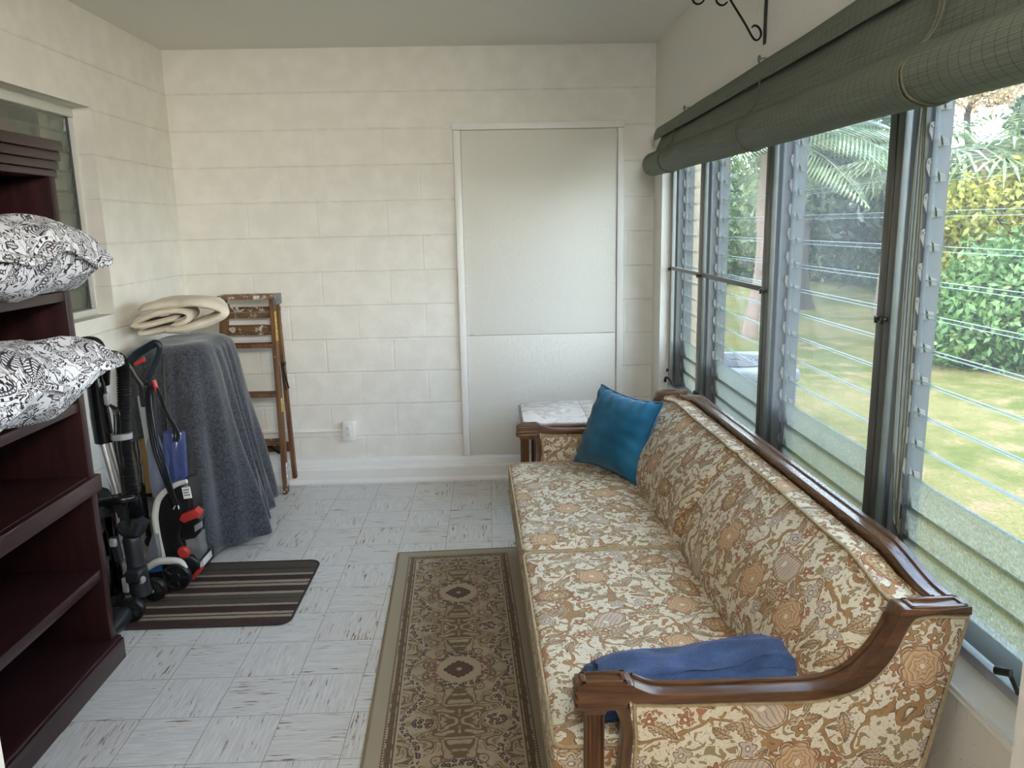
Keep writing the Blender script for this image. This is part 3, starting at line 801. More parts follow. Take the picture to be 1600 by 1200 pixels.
# ------------------------------------------------------------------ side table
def marble():
    m = new_mat('pale marble tile'); P = objc(); n = noise(P, 5, 4.0, 0.6, 1.2)
    v = band(n, 0.5, 0.03, 0.9)
    out(princ(mix(v*0.6, mix(ss(n, 0.3, 0.7), S(206, 198, 190), S(224, 218, 212)), S(170, 156, 146)), 0.25, bump=n, bstr=0.02, spec=0.5)); return m
M_marble = marble()
tb = thing('side_table', 'low wooden side table with pale marble tile top behind the sofa arm', 'table', (0.50, -0.46, 0))
TZ = 0.52
def octa(hx, hy, c): return [(-hx+c, -hy), (hx-c, -hy), (hx, -hy+c), (hx, hy-c), (hx-c, hy), (-hx+c, hy), (-hx, hy-c), (-hx, -hy+c)]
bm = BM(); prism(bm, octa(0.360, 0.275, 0.06), TZ-0.03, TZ-0.006, 'z', 0.004)
prism(bm, octa(0.330, 0.245, 0.05), TZ-0.10, TZ-0.03, 'z', 0.003)
obj('table_frame', bm, M_walnut, tb)
for s in (-1, 1):
    bm = BM()
    pl = [(x, y) for x, y in octa(0.348, 0.263, 0.055)]
    half = [(min(x, -0.001), y) if s < 0 else (max(x, 0.001), y) for x, y in pl]
    seen = []
    for q in half:
        if q not in seen: seen.append(q)
    prism(bm, seen, TZ-0.006, TZ+0.004, 'z', 0.0015); obj('marble_tile', bm, M_marble, tb)
for sx in (-1, 1):
    for sy in (-1, 1):
        bm = BM(); prism(bm, [(sx*0.27-0.018, sy*0.19-0.018), (sx*0.27+0.018, sy*0.19-0.018), (sx*0.27+0.018, sy*0.19+0.018), (sx*0.27-0.018, sy*0.19+0.018)], 0, TZ-0.09, 'z', 0.004)
        obj('leg', bm, M_walnutv, tb)
bm = BM(); rounded(bm, 0.07, 0.035, 0.03, 0.012, 8); o = obj('ornament', bm, M_dark); q = az(984, 632, TZ+0.02)
o.location = (q.x, q.y-0.015, TZ+0.004+0.0152)
tag(o, 'small dark ornament on the marble table, mostly hidden behind the teal pillow', 'ornament')

# ------------------------------------------------------------------ rug and mat
def rug_mat():
    m = new_mat('runner rug pile'); u, v, _ = sep(uvc())
    w = 0.2875; PER = 0.593
    au = absv(u)
    beige = S(160, 146, 124); light = S(176, 162, 140); olive = S(99, 80, 50); dk = S(86, 70, 44); mar = S(66, 32, 34); navy = S(34, 34, 44)
    e = mn(w-au, mn(v, 2.2-v))
    vm_ = absv(mm('FLOORED_MODULO', v-0.449+PER/2, PER)-PER/2)   # distance along the rug to the nearest medallion
    q = vec(au, vm_)
    n = noise(q, 11.5, 1.2, 0.5, 1.0); n2 = noise(vec(au+4, vm_+2), 24.0, 1.5, 0.5, 1.0)
    col = mix(ss(noise(vec(u, v), 9.0, 2.0), 0.3, 0.7), beige, light)
    col = mix(band(n, 0.5, 0.030), col, olive)
    col = mix(band(n, 0.42, 0.012), col, olive)
    col = mix(band(n, 0.60, 0.022), col, mix(0.4, olive, beige))
    col = mix(ss(n2, 0.64, 0.66), col, olive)
    col = mix(band(n2, 0.36, 0.010)*0.8, col, S(116, 78, 58))
    # flower chain weaving down each side
    fl_ = vor(vec(u, v), 54.0, 0.7); fd = V(fl_.outputs['Distance']); fcol = T.nodes.new('ShaderNodeSeparateColor'); T.links.new(fl_.outputs['Color'], fcol.inputs[0])
    fc = mix(more(V(fcol.outputs[0]), 0.5), navy, S(84, 36, 42))
    chain = au-(0.152+0.030*cos(vm_*(2*PI/(PER/2))))
    col = mix(less(absv(chain), 0.014), col, light); on = less(absv(chain), 0.012)*ss(fd, 0.42, 0.48, 1, 0)
    col = mix(on, col, fc); col = mix(on*less(fd, 0.13), col, light)
    # flower clusters between medallions
    du = au-0.115; dv = vm_-PER/2; rc = sqrt(du*du+dv*dv*1.4)
    inc = ss(rc, 0.036, 0.04, 1, 0)
    col = mix(inc, col, light); col = mix(inc*ss(fd, 0.42, 0.5, 1, 0)*ss(fd, 0.1, 0.14), col, fc)
    # medallion
    r = sqrt(u*u+vm_*vm_*0.85); th = at2(vm_, u)
    col = mix(ss(r, 0.108, 0.112, 1, 0), col, light)
    ring = band(r, 0.094, 0.015)*ss(fd, 0.43, 0.49, 1, 0)
    col = mix(ring, col, mix(ss(absv(cos(th)), 0.6, 0.8), navy, S(112, 52, 58)))
    col = mix(ring*less(fd, 0.12), col, light)
    dia = sqrt(u*u+vm_*vm_)*0.45+(au+vm_)*0.62+0.003*sin(th*14)
    col = mix(ss(dia, 0.058, 0.061, 1, 0), col, mar)
    col = mix(band(dia, 0.040, 0.0025)*0.6+band(dia, 0.024, 0.002)*0.6, col, S(110, 78, 66))
    col = mix(less(dia, 0.012), col, light)
    col = mix(band(r, 0.112, 0.0022)*0.8, col, olive)
    # borders
    col = mix(ss(e, 0.094, 0.096, 1, 0), col, light)
    col = mix(ss(e, 0.089, 0.0905, 1, 0), col, dk)
    s1 = fract((u+v)*14.0*2); bd = absv(e-0.072)
    along_ = mm('MULTIPLY', less(w-au, mn(v, 2.2-v)), v)+mm('MULTIPLY', 1-less(w-au, mn(v, 2.2-v)), u)
    fb = fract(along_*26); fx = absv(fb-0.5)
    col = mix(less(bd+fx*0.018, 0.0062), col, S(96, 40, 40))
    col = mix(band(bd, 0.010, 0.0016)*ss(n2, 0.4, 0.5), col, light)
    col = mix(ss(e, 0.0535, 0.055, 1, 0), col, S(99, 82, 52))
    col = mix(band(e, 0.058, 0.0025)*less(fract(along_*80), 0.5), col, light)
    col = mix(ss(e, 0.0505, 0.052, 1, 0), col, S(158, 146, 126))
    col = mix(ss(e, 0.005, 0.007, 1, 0), col, S(120, 106, 80))
    f_ = noise(uvc(), 500.0, 2.0)
    col = mix(0.14, col, mix(f_, S(40, 32, 22), S(220, 205, 180)))
    out(princ(col, 0.95, bump=f_, bstr=0.5, bdist=0.002, sheen=0.2, spec=0.1))
    return m
RR = math.atan2(0.066, 1.549)
rug = BM(); hw, rl = 0.2875, 2.2
def rug_f(s, t):
    x = (s-0.5)*2*hw; y = -t*rl
    return Vector((x, y, 0.0075+0.0012*mnoise.noise((x*6, y*4, 0))))
grid(rug, 14, 50, rug_f); top_ = rug.verts[:]
ret = bmesh.ops.extrude_edge_only(rug, edges=[e for e in rug.edges if e.is_boundary])
for g_ in ret['geom']:
    if isinstance(g_, bmesh.types.BMVert): g_.co.z = 0.0008; g_.co.x *= 1.006
ru = obj('runner_rug', rug, rug_mat(), ang=30); ru.location = (-0.193, -1.147, 0); ru.rotation_euler = (0, 0, RR)
uvl = ru.data.uv_layers.new(name='UVMap')
for l in ru.data.loops:
    c = ru.data.vertices[l.vertex_index].co; uvl.data[l.index].uv = (c.x, -c.y)
bm = BM(); tube(bm, [(-hw, 0, 0.005), (hw, 0, 0.005), (hw, -rl, 0.005), (-hw, -rl, 0.005)], 0.0045, 8, closed=True)
obj('bound_edge', bm, plain('olive rug binding', S(132, 117, 88), 0.95, var=0.1, scale=200), ru)
tag(ru, 'beige patterned runner rug with dark medallions on the tiled floor', 'rug')

def mat_mat():
    m = new_mat('striped woven mat'); P = objc(); x, y, z = sep(P)
    n = noise(P, 30, 2.0)
    t = (-y)/0.6+(n-0.5)*0.012
    r = T.nodes.new('ShaderNodeValToRGB'); r.color_ramp.interpolation = 'CONSTANT'
    px = [(600, 'g'), (645, 'd'), (656, 'g'), (686, 'b'), (699, 'm'), (733, 'b'), (751, 'k'), (758, 'b'), (775, 'm'), (816, 'b'), (831, 'g'), (858, 'd'), (866, 'g'), (901, 'b'), (915, 'm'), (962, 'b'), (979, 'k'), (987, 'b'), (1006, 'm')]
    cs = {'g': S(72, 65, 58), 'd': S(52, 44, 41), 'b': S(152, 139, 122), 'm': S(50, 27, 30), 'k': S(32, 27, 27)}
    el = r.color_ramp.elements
    for i, (p_, c_) in enumerate(px):
        q = (p_-600)/455; d_ = 1/(1/3.49+q*(1/2.88-1/3.49)); f_ = max(0, (3.49-d_)/0.61)
        e_ = el[i] if i < 2 else el.new(f_)
        e_.position = f_; e_.color = cs[c_]
    put(r.inputs[0], t)
    f_ = noise(P, 350, 2.0)
    c = mix(0.12, V(r.outputs[0]), mix(f_, S(20, 18, 16), S(190, 175, 160)))
    out(princ(c, 0.95, bump=f_, bstr=0.6, bdist=0.002, spec=0.1)); return m
mt_pts = []
X0, X1, Y0, Y1, rc_ = -0.88, 0.0, -0.605, 0.0, 0.05
for i, (cx_, cy_) in enumerate(((X1-rc_, Y1-rc_), (X0+rc_, Y1-rc_), (X0+rc_, Y0+rc_), (X1-rc_, Y0+rc_))):
    for j in range(7):
        a = PI/2*i+PI/2*j/6; mt_pts.append((cx_+rc_*math.cos(a), cy_+rc_*math.sin(a)))
bm = BM(); prism(bm, mt_pts, 0.0008, 0.007, 'z', 0.002)
mt = obj('floor_mat', bm, mat_mat()); mt.location = (-0.845, -1.213, 0); mt.rotation_euler = (0, 0, 0.0)
bm = BM(); tube(bm, [(x, y, 0.005) for x, y in mt_pts], 0.005, 8, closed=True); obj('bound_edge', bm, plain('dark mat binding', S(52, 46, 42), 0.9, var=0.1, scale=150), mt)
tag(mt, 'brown, maroon and beige striped mat under the two vacuum cleaners', 'mat')

# ------------------------------------------------------------------ bookcase
M_mahog = wood_mat('dark mahogany laminate', S(36, 18, 20), S(54, 29, 30), 0.34, 10, axis=2, coat=0.1)
M_mahogh = wood_mat('dark mahogany laminate shelf', S(36, 18, 20), S(54, 29, 30), 0.34, 10, axis=1, coat=0.1)
BY1, BY0, BXF, BXB = -2.03, -2.83, -1.42, XL+0.004
bc = thing('bookcase', 'tall dark mahogany open bookcase against the side wall', 'bookcase', ((BXF+BXB)/2, (BY0+BY1)/2, 0))
def rel(a0, a1, b0, b1, c0, c1): return (a0-bc.location.x, a1-bc.location.x, b0-bc.location.y, b1-bc.location.y, c0, c1)
for a, b in ((BY1-0.036, BY1), (BY0, BY0+0.036)):
    bm = BM(); box(bm, *rel(BXB, BXF, a, b, 0.0, 1.76), bev=0.0015); obj('side_panel', bm, M_mahog, bc)
bm = BM(); box(bm, *rel(BXB, BXB+0.008, BY0+0.036, BY1-0.036, 0.05, 1.76)); obj('back_panel', bm, M_mahog, bc, smooth=False)
bm = BM()
for a, b, c in ((0.0, 0.082, 0.022), (0.082, 0.094, 0.016)): box(bm, *rel(BXB, BXF+c, BY0-c*0.6, BY1+c*0.6, a, b), bev=0.003)
obj('plinth', bm, M_mahogh, bc)
for z0, z1, fr in ((0.658, 0.718, 0.018),):
    bm = BM(); box(bm, *rel(BXB+0.01, BXF+fr, BY0-0.01, BY1+0.01, z0, z1), bev=0.004)
    box(bm, *rel(BXB+0.01, BXF-0.004, BY0+0.04, BY1-0.04, z1, z1+0.003), bev=0.001); obj('middle_shelf', bm, M_mahogh, bc)
for z0, z1 in ((0.335, 0.374), (0.953, 0.985), (1.332, 1.364)):
    bm = BM(); box(bm, *rel(BXB+0.01, BXF-0.004, BY0+0.036, BY1-0.036, z0, z1), bev=0.002); obj('shelf', bm, M_mahogh, bc)
bm = BM()
for z0, z1, e in ((1.735, 1.758, 0.004), (1.758, 1.786, 0.010), (1.786, 1.816, 0.016), (1.816, 1.852, 0.024)):
    box(bm, *rel(BXB, BXF+e, BY0-e*0.9-0.006, BY1+e*0.9+0.006, z0, z1-0.0015), bev=0.003)
obj('cornice', bm, M_mahogh, bc)
M_steelpin = plain('steel pin', S(150, 145, 140), 0.3, 0.9)
for z in (0.47, 0.50):
    bm = BM(); lathe(bm, [(0.003, 0), (0.003, 0.004)], 8, Matrix.Translation((BXB+0.05-bc.location.x, BY1-0.038-bc.location.y, z)) @ Matrix.Rotation(PI/2, 4, 'X'))
    obj('shelf_pin', bm, M_steelpin, bc)

def paisley_mat():
    m = new_mat('black and white paisley'); p0 = uvc()
    wp = vm('SCALE', vm('SUBTRACT', noisec(p0, 14.0, 2.0), (0.5, 0.5, 0.5)), 0.022); p = vm('ADD', p0, wp)
    ink = band(noise(p, 24.0, 1.5, 0.5, 0.8), 0.5, 0.020)
    # dark sprigs of little leaves
    c = vor(p, 34.0, 0.9); x, y, r, th, h1, h2 = polar(p, c)
    d = r-(0.0062+0.0034*cos(th*2+h1*6)); on = more(h1, 0.5)
    ink = mx(ink, ss(d, -0.0004, 0.0006, 1, 0)*on)
    # leaves with veins
    c = vor(vm('ADD', p, (5.3, 1.1, 0)), 16.0, 0.9)
    x, y, z = sep(vm('SUBTRACT', vm('ADD', p, (5.3, 1.1, 0)), V(c.outputs['Position'])))
    k = T.nodes.new('ShaderNodeSeparateColor'); T.links.new(c.outputs['Color'], k.inputs[0]); h1, h2 = V(k.outputs[0]), V(k.outputs[1])
    a = h2*6.28; u = x*cos(a)+y*sin(a); v = y*cos(a)-x*sin(a); t = u/0.026
    d = absv(v)-0.010*(1-t*t); on = less(h1, 0.75)*less(absv(t), 1.0)
    ln = mx(band(d, 0.0, 0.0018), mx(band(v, 0.0, 0.0014), ss(sin(absv(v)*900+u*900), 0.55, 0.8))*ss(d, -0.001, 0.0, 1, 0))
    ink = mix_f(ss(d, 0.001, 0.0018, 1, 0)*on, ink, ln)
    # scalloped blossoms
    c = vor(p, 12.5, 0.9); x, y, r, th, h1, h2 = polar(p, c)
    sc = absv(sin(th*3.5+h1*5+r*60)); d = r-(0.021+0.006*sc+h2*0.004); on = more(h1, 0.35)
    lay = fract(r*150+sc*0.6)
    ink = mix_f(ss(d, 0.002, 0.003, 1, 0)*on, ink, 0.0)
    ink = mix_f(ss(d, 0.0, 0.001, 1, 0)*on, ink, mx(band(lay, 0.88, 0.25), less(r, 0.0045)))
    ink = mx(ink, band(d, 0.0, 0.0019)*on)
    # bent teardrops with a dotted rim, a flower-filled core and a frilled edge
    c = vor(p, 5.0, 0.8); x, y, r, th, h1, h2 = polar(p, c)
    a = th+h2*6.28+r*11
    q_ = 0.5+0.5*cos(a)
    R = 0.030+0.052*q_*q_*q_
    d = r-R
    rim = mx(mx(band(d, 0.0, 0.0024), band(d, -0.0085, 0.0018)), band(d, -0.0043, 0.0018)*ss(sin(a*26), 0.0, 0.3))
    core = ss(d, -0.0105, -0.010, 1, 0)*mx(band(fract(r*120+absv(sin(a*4))*0.5), 0.5, 0.24), ss(sin(a*9), 0.65, 0.8))
    frill = ss(d, 0.0035, 0.0045)*ss(d, 0.0125, 0.0138, 1, 0)*mx(ss(sin(a*9), 0.2, 0.45), band(d, 0.0125, 0.001))
    ink = mix_f(ss(d, 0.016, 0.017, 1, 0), ink, 0.0)
    ink = mx(ink*ss(d, 0.0, 0.001), frill)
    ink = mix_f(ss(d, 0.0, 0.001, 1, 0), ink, mx(rim, core))
    f_ = noise(p0, 300, 2)
    out(princ(mix(ink, S(228, 228, 234), S(40, 38, 48)), 0.8, bump=f_*0.3+noise(p0, 18, 3.0), bstr=0.3, bdist=0.003, sheen=0.1, spec=0.2))
    return m
def mix_f(f, a, b): return a*(1-f)+b*f if isinstance(f, V) else a
M_pais = paisley_mat()
def bed_pillow(name, label, c, size, seed, tip, grp, pw=2.6, swell=0.13, rise=0.05):
    def fn(p, u, v, w):
        a, b = v, u
        th = (max(0, 1-abs(a)**pw)*max(0, 1-abs(b)**2.6))**0.45
        q = Vector((p.x, p.y, p.z*(0.16+0.84*th)))
        q += Vector((0, 0, 1))*(mnoise.noise((u*2+seed, v*2.4, 0))*0.030+mnoise.noise((u*6+seed, v*7, w*2))*0.010+mnoise.noise((u*13+seed, v*15, w*3))*0.004)
        q.x += 0.016*mnoise.noise((v*4, w*2, seed)); q.y += 0.012*mnoise.noise((u*4, w*3, seed+4))
        q.z += tip*max(0, v)**2*max(0, 0.5+0.5*u)-0.012*max(0, u)**2; q.z += 0.012*math.sin(v*7+u*3+seed)*max(0, u)
        X = q.x+c[0]; t_ = sstep(-1.445, -1.385, X); hi = (size[1]/2-0.012)+t_*swell; lo = -size[1]/2
        q.y = lo+(min(q.y, size[1]/2)-lo)*(hi-lo)/size[1]
        q.z += rise*sstep(-1.42, -1.28, X)*max(0, -w)
        return q
    bm = BM(); rounded(bm, size[0], size[1], size[2], 0.07, 34, (0, 0, 0), fn)
    o = obj(name, bm, M_pais, ang=80); o.location = c; 
    box_uv(o, (seed*1.37, seed*0.61)); return tag(o, label, 'pillow', grp)
G_ = 'paisley pillows on the bookcase'
bed_pillow('bed_pillow', 'plump black and white paisley pillow on the upper bookcase shelf', (-1.525, -2.445, 1.364+0.127), (0.50, 0.74, 0.25), 3, -0.03, G_, 5.0)
bed_pillow('bed_pillow', 'pointed black and white paisley pillow on the lower bookcase shelf beside the vacuum handle', (-1.525, -2.445, 0.985+0.123), (0.50, 0.74, 0.24), 8, 0.03, G_, 2.2)

# ------------------------------------------------------------------ cart under a grey blanket
M_cartblk = plain('black cart metal', S(26, 26, 28), 0.5, 0.3)
CX0, CX1, CY0, CY1, CZ = -1.77, -1.40, -1.0, -0.50, 0.985
cart = thing('rolling_cart', 'black rolling cart hidden under the charcoal blanket', 'cart', ((CX0+CX1)/2, (CY0+CY1)/2, 0))
cxm, cym = cart.location.x, cart.location.y
hx, hy = (CX1-CX0)/2, (CY1-CY0)/2
bm = BM(); box(bm, -hx+0.035, hx-0.035, -hy+0.035, hy-0.035, CZ-0.03, CZ, 0.006); obj('cart_top', bm, M_cartblk, cart)
bm = BM(); box(bm, -hx, hx, -hy, hy, 0.27, 0.295, 0.004); obj('cart_shelf', bm, M_cartblk, cart)
for sx in (-1, 1):
    for sy in (-1, 1):
        bm = BM(); tube(bm, [(sx*(hx-0.02), sy*(hy-0.02), 0.07), (sx*(hx-0.02), sy*(hy-0.02), 0.28), (sx*(hx-0.055), sy*(hy-0.055), CZ-0.02)], 0.012, 10); obj('post', bm, M_cartblk, cart)
        bm = BM(); lathe(bm, [(0.006, 0.055), (0.012, 0.06), (0.012, 0.075)], 10, Matrix.Translation((sx*(hx-0.02), sy*(hy-0.02), 0)))
        ca = obj('caster', bm, M_cartblk, cart)
        bm = BM(); lathe(bm, [(0.012, -0.012), (0.027, -0.011), (0.03, -0.006), (0.03, 0.006), (0.027, 0.011), (0.012, 0.012)], 20, Matrix.Translation((sx*(hx-0.02)+0.008, sy*(hy-0.02), 0.0305)) @ Matrix.Rotation(PI/2, 4, 'X'))
        obj('caster_wheel', bm, M_black, ca)
def fleece(name, c, c2):
    m = new_mat(name); P = objc(); a = noise(P, 90, 3.0, 0.7); b = noise(P, 14, 3.0); f_ = noise(P, 330, 2.0)
    out(princ(mix(ss(a*0.6+f_*0.3+b*0.1, 0.36, 0.64), c, c2), 0.98, bump=f_+a, bstr=0.35, bdist=0.002, sheen=0.35, spec=0.05)); return m
M_fleece = fleece('charcoal fleece', S(42, 45, 51), S(78, 81, 88))
def cover_pt(s, t):
    a = s*2*PI                                           # direction round the cart, 0 = +x
    ca_, sa_ = math.cos(a), math.sin(a)
    n_ = 4.5
    rr = 1.0/((abs(ca_)**n_+abs(sa_)**n_)**(1/n_))
    ex, ey = hx+0.022, hy+0.022
    bx, by = rr*ca_*ex, rr*sa_*ey
    front = max(0, -sa_); right = max(0, ca_); leftw = max(0, -ca_); back = max(0, sa_)
    zt = CZ+0.018
    if t < 0.34:
        k = t/0.34; x, y = bx*k, by*k
        z = zt+0.022*(1-k*k)+0.010*mnoise.noise((x*7, y*7, 2))+0.03*(x/hx)*0.4
        ed = max(0, (k-0.74)/0.26); z -= 0.030*ed*ed
        return Vector((x, y, z))
    k = (t-0.34)/0.66
    # hem height round the sheet
    xw = bx
    hem_front = 0.045+0.56*sstep(0.14, -0.09, xw)
    hem = (front**2*hem_front+right**2*0.06+leftw**2*0.50+back**2*0.12)
    ztop = zt+0.03*(bx/hx)*0.4-0.030
    z = ztop+(hem-ztop)*k
    drop = (ztop-z)
    nx_, ny_ = ca_*abs(ca_)**1.6, sa_*abs(sa_)**1.6; L_ = math.hypot(nx_, ny_); nx_ /= L_; ny_ /= L_
    per = s*2.0*(ex+ey)*2
    fold = 0.55*math.sin(per*62+1.5*math.sin(per*9)+z*1.5)+0.30*math.sin(per*93+2-z*2)+0.45*mnoise.noise((per*5, z*2.2, 3))
    amp = (0.007+0.042*sstep(0.03, 0.85, drop))*(1-0.85*leftw)*(1+0.5*front)
    o_ = 0.010*min(1, k*8)+drop*(0.075*front+0.11*right+0.06*back)*(1-0.97*leftw)+amp*(fold+0.3)
    o_ += 0.05*front*right*4*drop*0.5
    if leftw > 0.3: o_ = min(o_, 0.008)
    return Vector((bx+nx_*o_, by+ny_*o_, z))
bm = BM()
grid(bm, 260, 60, lambda s, t: cover_pt(s, max(t, 0.002)), closed_u=True)
bmesh.ops.recalc_face_normals(bm, faces=bm.faces[:])
gb = obj('draped_blanket', bm, M_fleece, ang=85); gb.location = (cxm, cym, 0)
so_ = gb.modifiers.new('thickness', 'SOLIDIFY'); so_.thickness = 0.004; so_.offset = 1.0
tag(gb, 'charcoal grey fleece blanket draped over the cart in the corner', 'blanket')
# cream blanket folded on top: one thick cloth doubled back on itself
M_cream = knit('cream fleece', S(206, 196, 176), S(228, 220, 204), 60)
def zp(a, b, Y=-0.93): p_ = ay(a/7.27+180, b/7.27+450, Y); return (p_.x, p_.z)
def ribbon(bm, pts, th, y0, y1, skew=0.0, taper=0.6):
    P = smooth_path([(a, b, 0) for a, b in pts], 6); n = len(P); ny = 10
    sec = []
    for i in range(n):
        tg = (P[min(i+1, n-1)]-P[max(i-1, 0)]).normalized(); nr = Vector((-tg.y, tg.x, 0))
        e = min(i, n-1-i)/(n-1); w = th/2*min(1, (e*12+0.08)**0.5)
        sec.append((P[i]+nr*w, P[i]-nr*w))
    loop = [a for a, b in sec]+[b for a, b in sec[::-1]]
    c = sum(loop, Vector())/len(loop); rings = []
    for j in range(ny+1):
        v = j/ny; y = y0+(y1-y0)*v; e = min(v, 1-v); s_ = 1-0.10*max(0, 1-e/0.16)**2
        r_ = []
        for i, p_ in enumerate(loop):
            k = len(loop); opp = loop[(k-1-i) % k]; mid = (p_+opp)/2; q = mid+(p_-mid)*(1-0.75*max(0, 1-e/0.09)**2)
            q = c+(q-c)*s_
            d = mnoise.noise((q.x*11, y*6, q.y*11))*0.007
            r_.append(bm.verts.new((q.x+d+skew*v*max(0, (q.x+1.80)/0.45), y+0.025*mnoise.noise((q.x*6, q.y*9, 1)), q.y+d)))
        rings.append(r_)
    for A, B in zip(rings, rings[1:]):
        for i in range(len(A)): bm.faces.new((A[i], A[(i+1) % len(A)], B[(i+1) % len(A)], B[i]))
    h_ = len(sec)
    for R_ in (rings[0], rings[-1]):
        for i in range(h_-1): bm.faces.new((R_[i], R_[i+1], R_[2*h_-2-i], R_[2*h_-1-i]))
bm = BM()
ribbon(bm, [zp(*q) for q in [(235, 262), (360, 215), (600, 188), (850, 165), (1080, 185), (1230, 245), (1255, 300), (1150, 365), (950, 430), (760, 480), (560, 512)]], 0.040, -0.95, -0.64, -0.085)
ribbon(bm, [zp(*q) for q in [(165, 415), (300, 345), (480, 290), (700, 262), (830, 285), (850, 345), (760, 400), (630, 440)]], 0.030, -0.945, -0.64, -0.085)
ribbon(bm, [zp(*q) for q in [(150, 440), (330, 430), (520, 385), (700, 340)]], 0.026, -0.94, -0.64, -0.085)
ribbon(bm, [zp(*q) for q in [(215, 535), (330, 525), (470, 495), (700, 470), (1000, 430)]], 0.030, -0.92, -0.64, -0.085)
bmesh.ops.recalc_face_normals(bm, faces=bm.faces[:])
tag(obj('folded_blanket', bm, M_cream, ang=85), 'cream fleece blanket folded in a loose roll on top of the charcoal blanket', 'blanket')
# things on the cart's lower shelf, seen under the blanket's raised hem
def stripes():
    m = new_mat('striped ticking'); P = objc(); x, y, z = sep(P)
    s = fract((x*0.9+noise(P, 9, 2.0)*0.03+y*0.25)*75)
    out(princ(mix(ss(s, 0.52, 0.6), S(150, 150, 148), S(44, 46, 54)), 0.9, bump=noise(P, 30, 2), bstr=0.3, bdist=0.004)); return m
bm = BM()
rounded(bm, 0.16, 0.22, 0.34, 0.05, 16, (0, 0, 0), lambda p, u, v, w: p+Vector((mnoise.noise((p.x*9, p.z*7, 1)), mnoise.noise((p.x*12, p.z*6, 5)), 0))*0.014)
o = obj('cloth_bag', bm, stripes(), ang=80); o.location = (-1.70, -0.88, 0.297+0.172)
tag(o, 'grey striped cloth bag standing on the lower cart shelf', 'bag')
bm = BM(); M_tan = wood_mat('tan wood', S(150, 112, 60), S(182, 142, 84), 0.5, axis=2)
pl = [(0.0, 0.0), (0.10, 0.0), (0.115, 0.02)]
for k in range(4):
    for j in range(7): pl.append((0.112-0.026*math.sin(PI*j/6), 0.03+k*0.095+0.08*j/6))
pl += [(0.115, 0.40), (0.09, 0.42), (0.01, 0.42), (0.0, 0.40)]
prism(bm, pl, -0.012, 0.012, 'y', 0.003); o = obj('wooden_rack', bm, M_tan); o.location = (-1.722, -1.005, 0.2955)
tag(o, 'tan wooden rack with scalloped cut-outs standing on the lower cart shelf', 'rack')

# ------------------------------------------------------------------ step ladder
def ladder_wood():
    m = new_mat('paint-spattered ladder wood'); P = objc(); x, y, z = sep(P)
    g = noise(vec(x*18, y*18, z*1.4), 2.5, 4.0, 0.6, 0.5)
    sp = V(vor(P, 46.0, 1.0, '3D').outputs['Distance']); mk = noise(P, 7.0, 2.0)
    spl = ss(sp, 0.20, 0.24, 1, 0)*ss(mk, 0.58, 0.64)
    out(princ(mix(spl, mix(ss(g, 0.3, 0.7), S(74, 49, 30), S(122, 84, 52)), S(220, 214, 200)), 0.6, bump=g, bstr=0.15, bdist=0.001)); return m
def ladder_top():
    m = new_mat('heavily paint-spattered wood'); P = objc(); x, y, z = sep(P)
    g = noise(vec(x*1.4, y*18, z*18), 2.5, 4.0, 0.6, 0.5); n = noise(P, 26.0, 4.0, 0.7, 1.0)
    out(princ(mix(ss(n, 0.54, 0.60), mix(ss(g, 0.3, 0.7), S(78, 56, 38), S(128, 96, 62)), S(206, 200, 188)), 0.65, bump=n, bstr=0.3, bdist=0.001)); return m
M_lw, M_lt = ladder_wood(), ladder_top()
lad = thing('step_ladder', 'paint-spattered wooden step ladder folded against the back wall', 'ladder', (-1.43, -0.17, 0))
def L(p): return (p[0]+1.43, p[1]+0.17, p[2])
def beam(bm, p, q, w, d):
    m_ = along(L(p), L(q), (0, 1, 0)); ln = (Vector(q)-Vector(p)).length
    box(bm, -w/2, w/2, -d/2, d/2, 0, ln, 0.003, 1, m_)
RB, RT_ = (-1.262, -0.215, 0.002), (-1.268, -0.165, 1.165)
LB, LT_ = (-1.66, -0.215, 0.002), (-1.545, -0.165, 1.165)
for p, q in ((RB, RT_), (LB, LT_)):
    bm = BM(); beam(bm, p, q, 0.024, 0.062); obj('front_rail', bm, M_lw, lad)
RB2, RT2 = (-1.232, -0.108, 0.06), (-1.262, -0.095, 1.13)
LB2, LT2 = (-1.69, -0.108, 0.06), (-1.552, -0.095, 1.13)
for p, q in ((RB2, RT2), (LB2, LT2)):
    bm = BM(); beam(bm, p, q, 0.024, 0.034); obj('rear_leg', bm, M_lw, lad)
bm = BM(); box(bm, *[a for a in (-1.572+1.43, -1.238+1.43, -0.225+0.17, -0.072+0.17, 1.165, 1.187)], bev=0.003); obj('top_step', bm, M_lt, lad)
def xl_at(z): return LB[0]+(LT_[0]-LB[0])*z/1.165
for z in (0.895, 0.605, 0.315):
    bm = BM(); y0 = -0.215+0.05*z/1.165
    box(bm, xl_at(z)+0.012+1.43, -1.276+1.43, y0-0.042+0.17, y0+0.045+0.17, z-0.011, z+0.011, 0.002)
    obj('step', bm, M_lw, lad)
for za, zb in ((1.045, 1.075), (1.082, 1.112), (0.945, 1.005), (0.225, 0.285)):
    bm = BM(); zz = (za+zb)/2; xa = LB2[0]+(LT2[0]-LB2[0])*(zz/1.13)
    box(bm, xa+1.43, -1.245+1.43, -0.098+0.17, -0.08+0.17, za, zb, 0.002); obj('rear_slat', bm, M_lt if za > 0.9 else M_lw, lad)
M_galv = plain('worn galvanised steel', S(120, 126, 128), 0.5, 0.6, var=0.2, scale=60)
bm = BM(); box(bm, -1.262+1.43, -1.236+1.43, -0.20+0.17, -0.08+0.17, 1.128, 1.189, 0.002); obj('hinge_plate', bm, M_galv, lad)
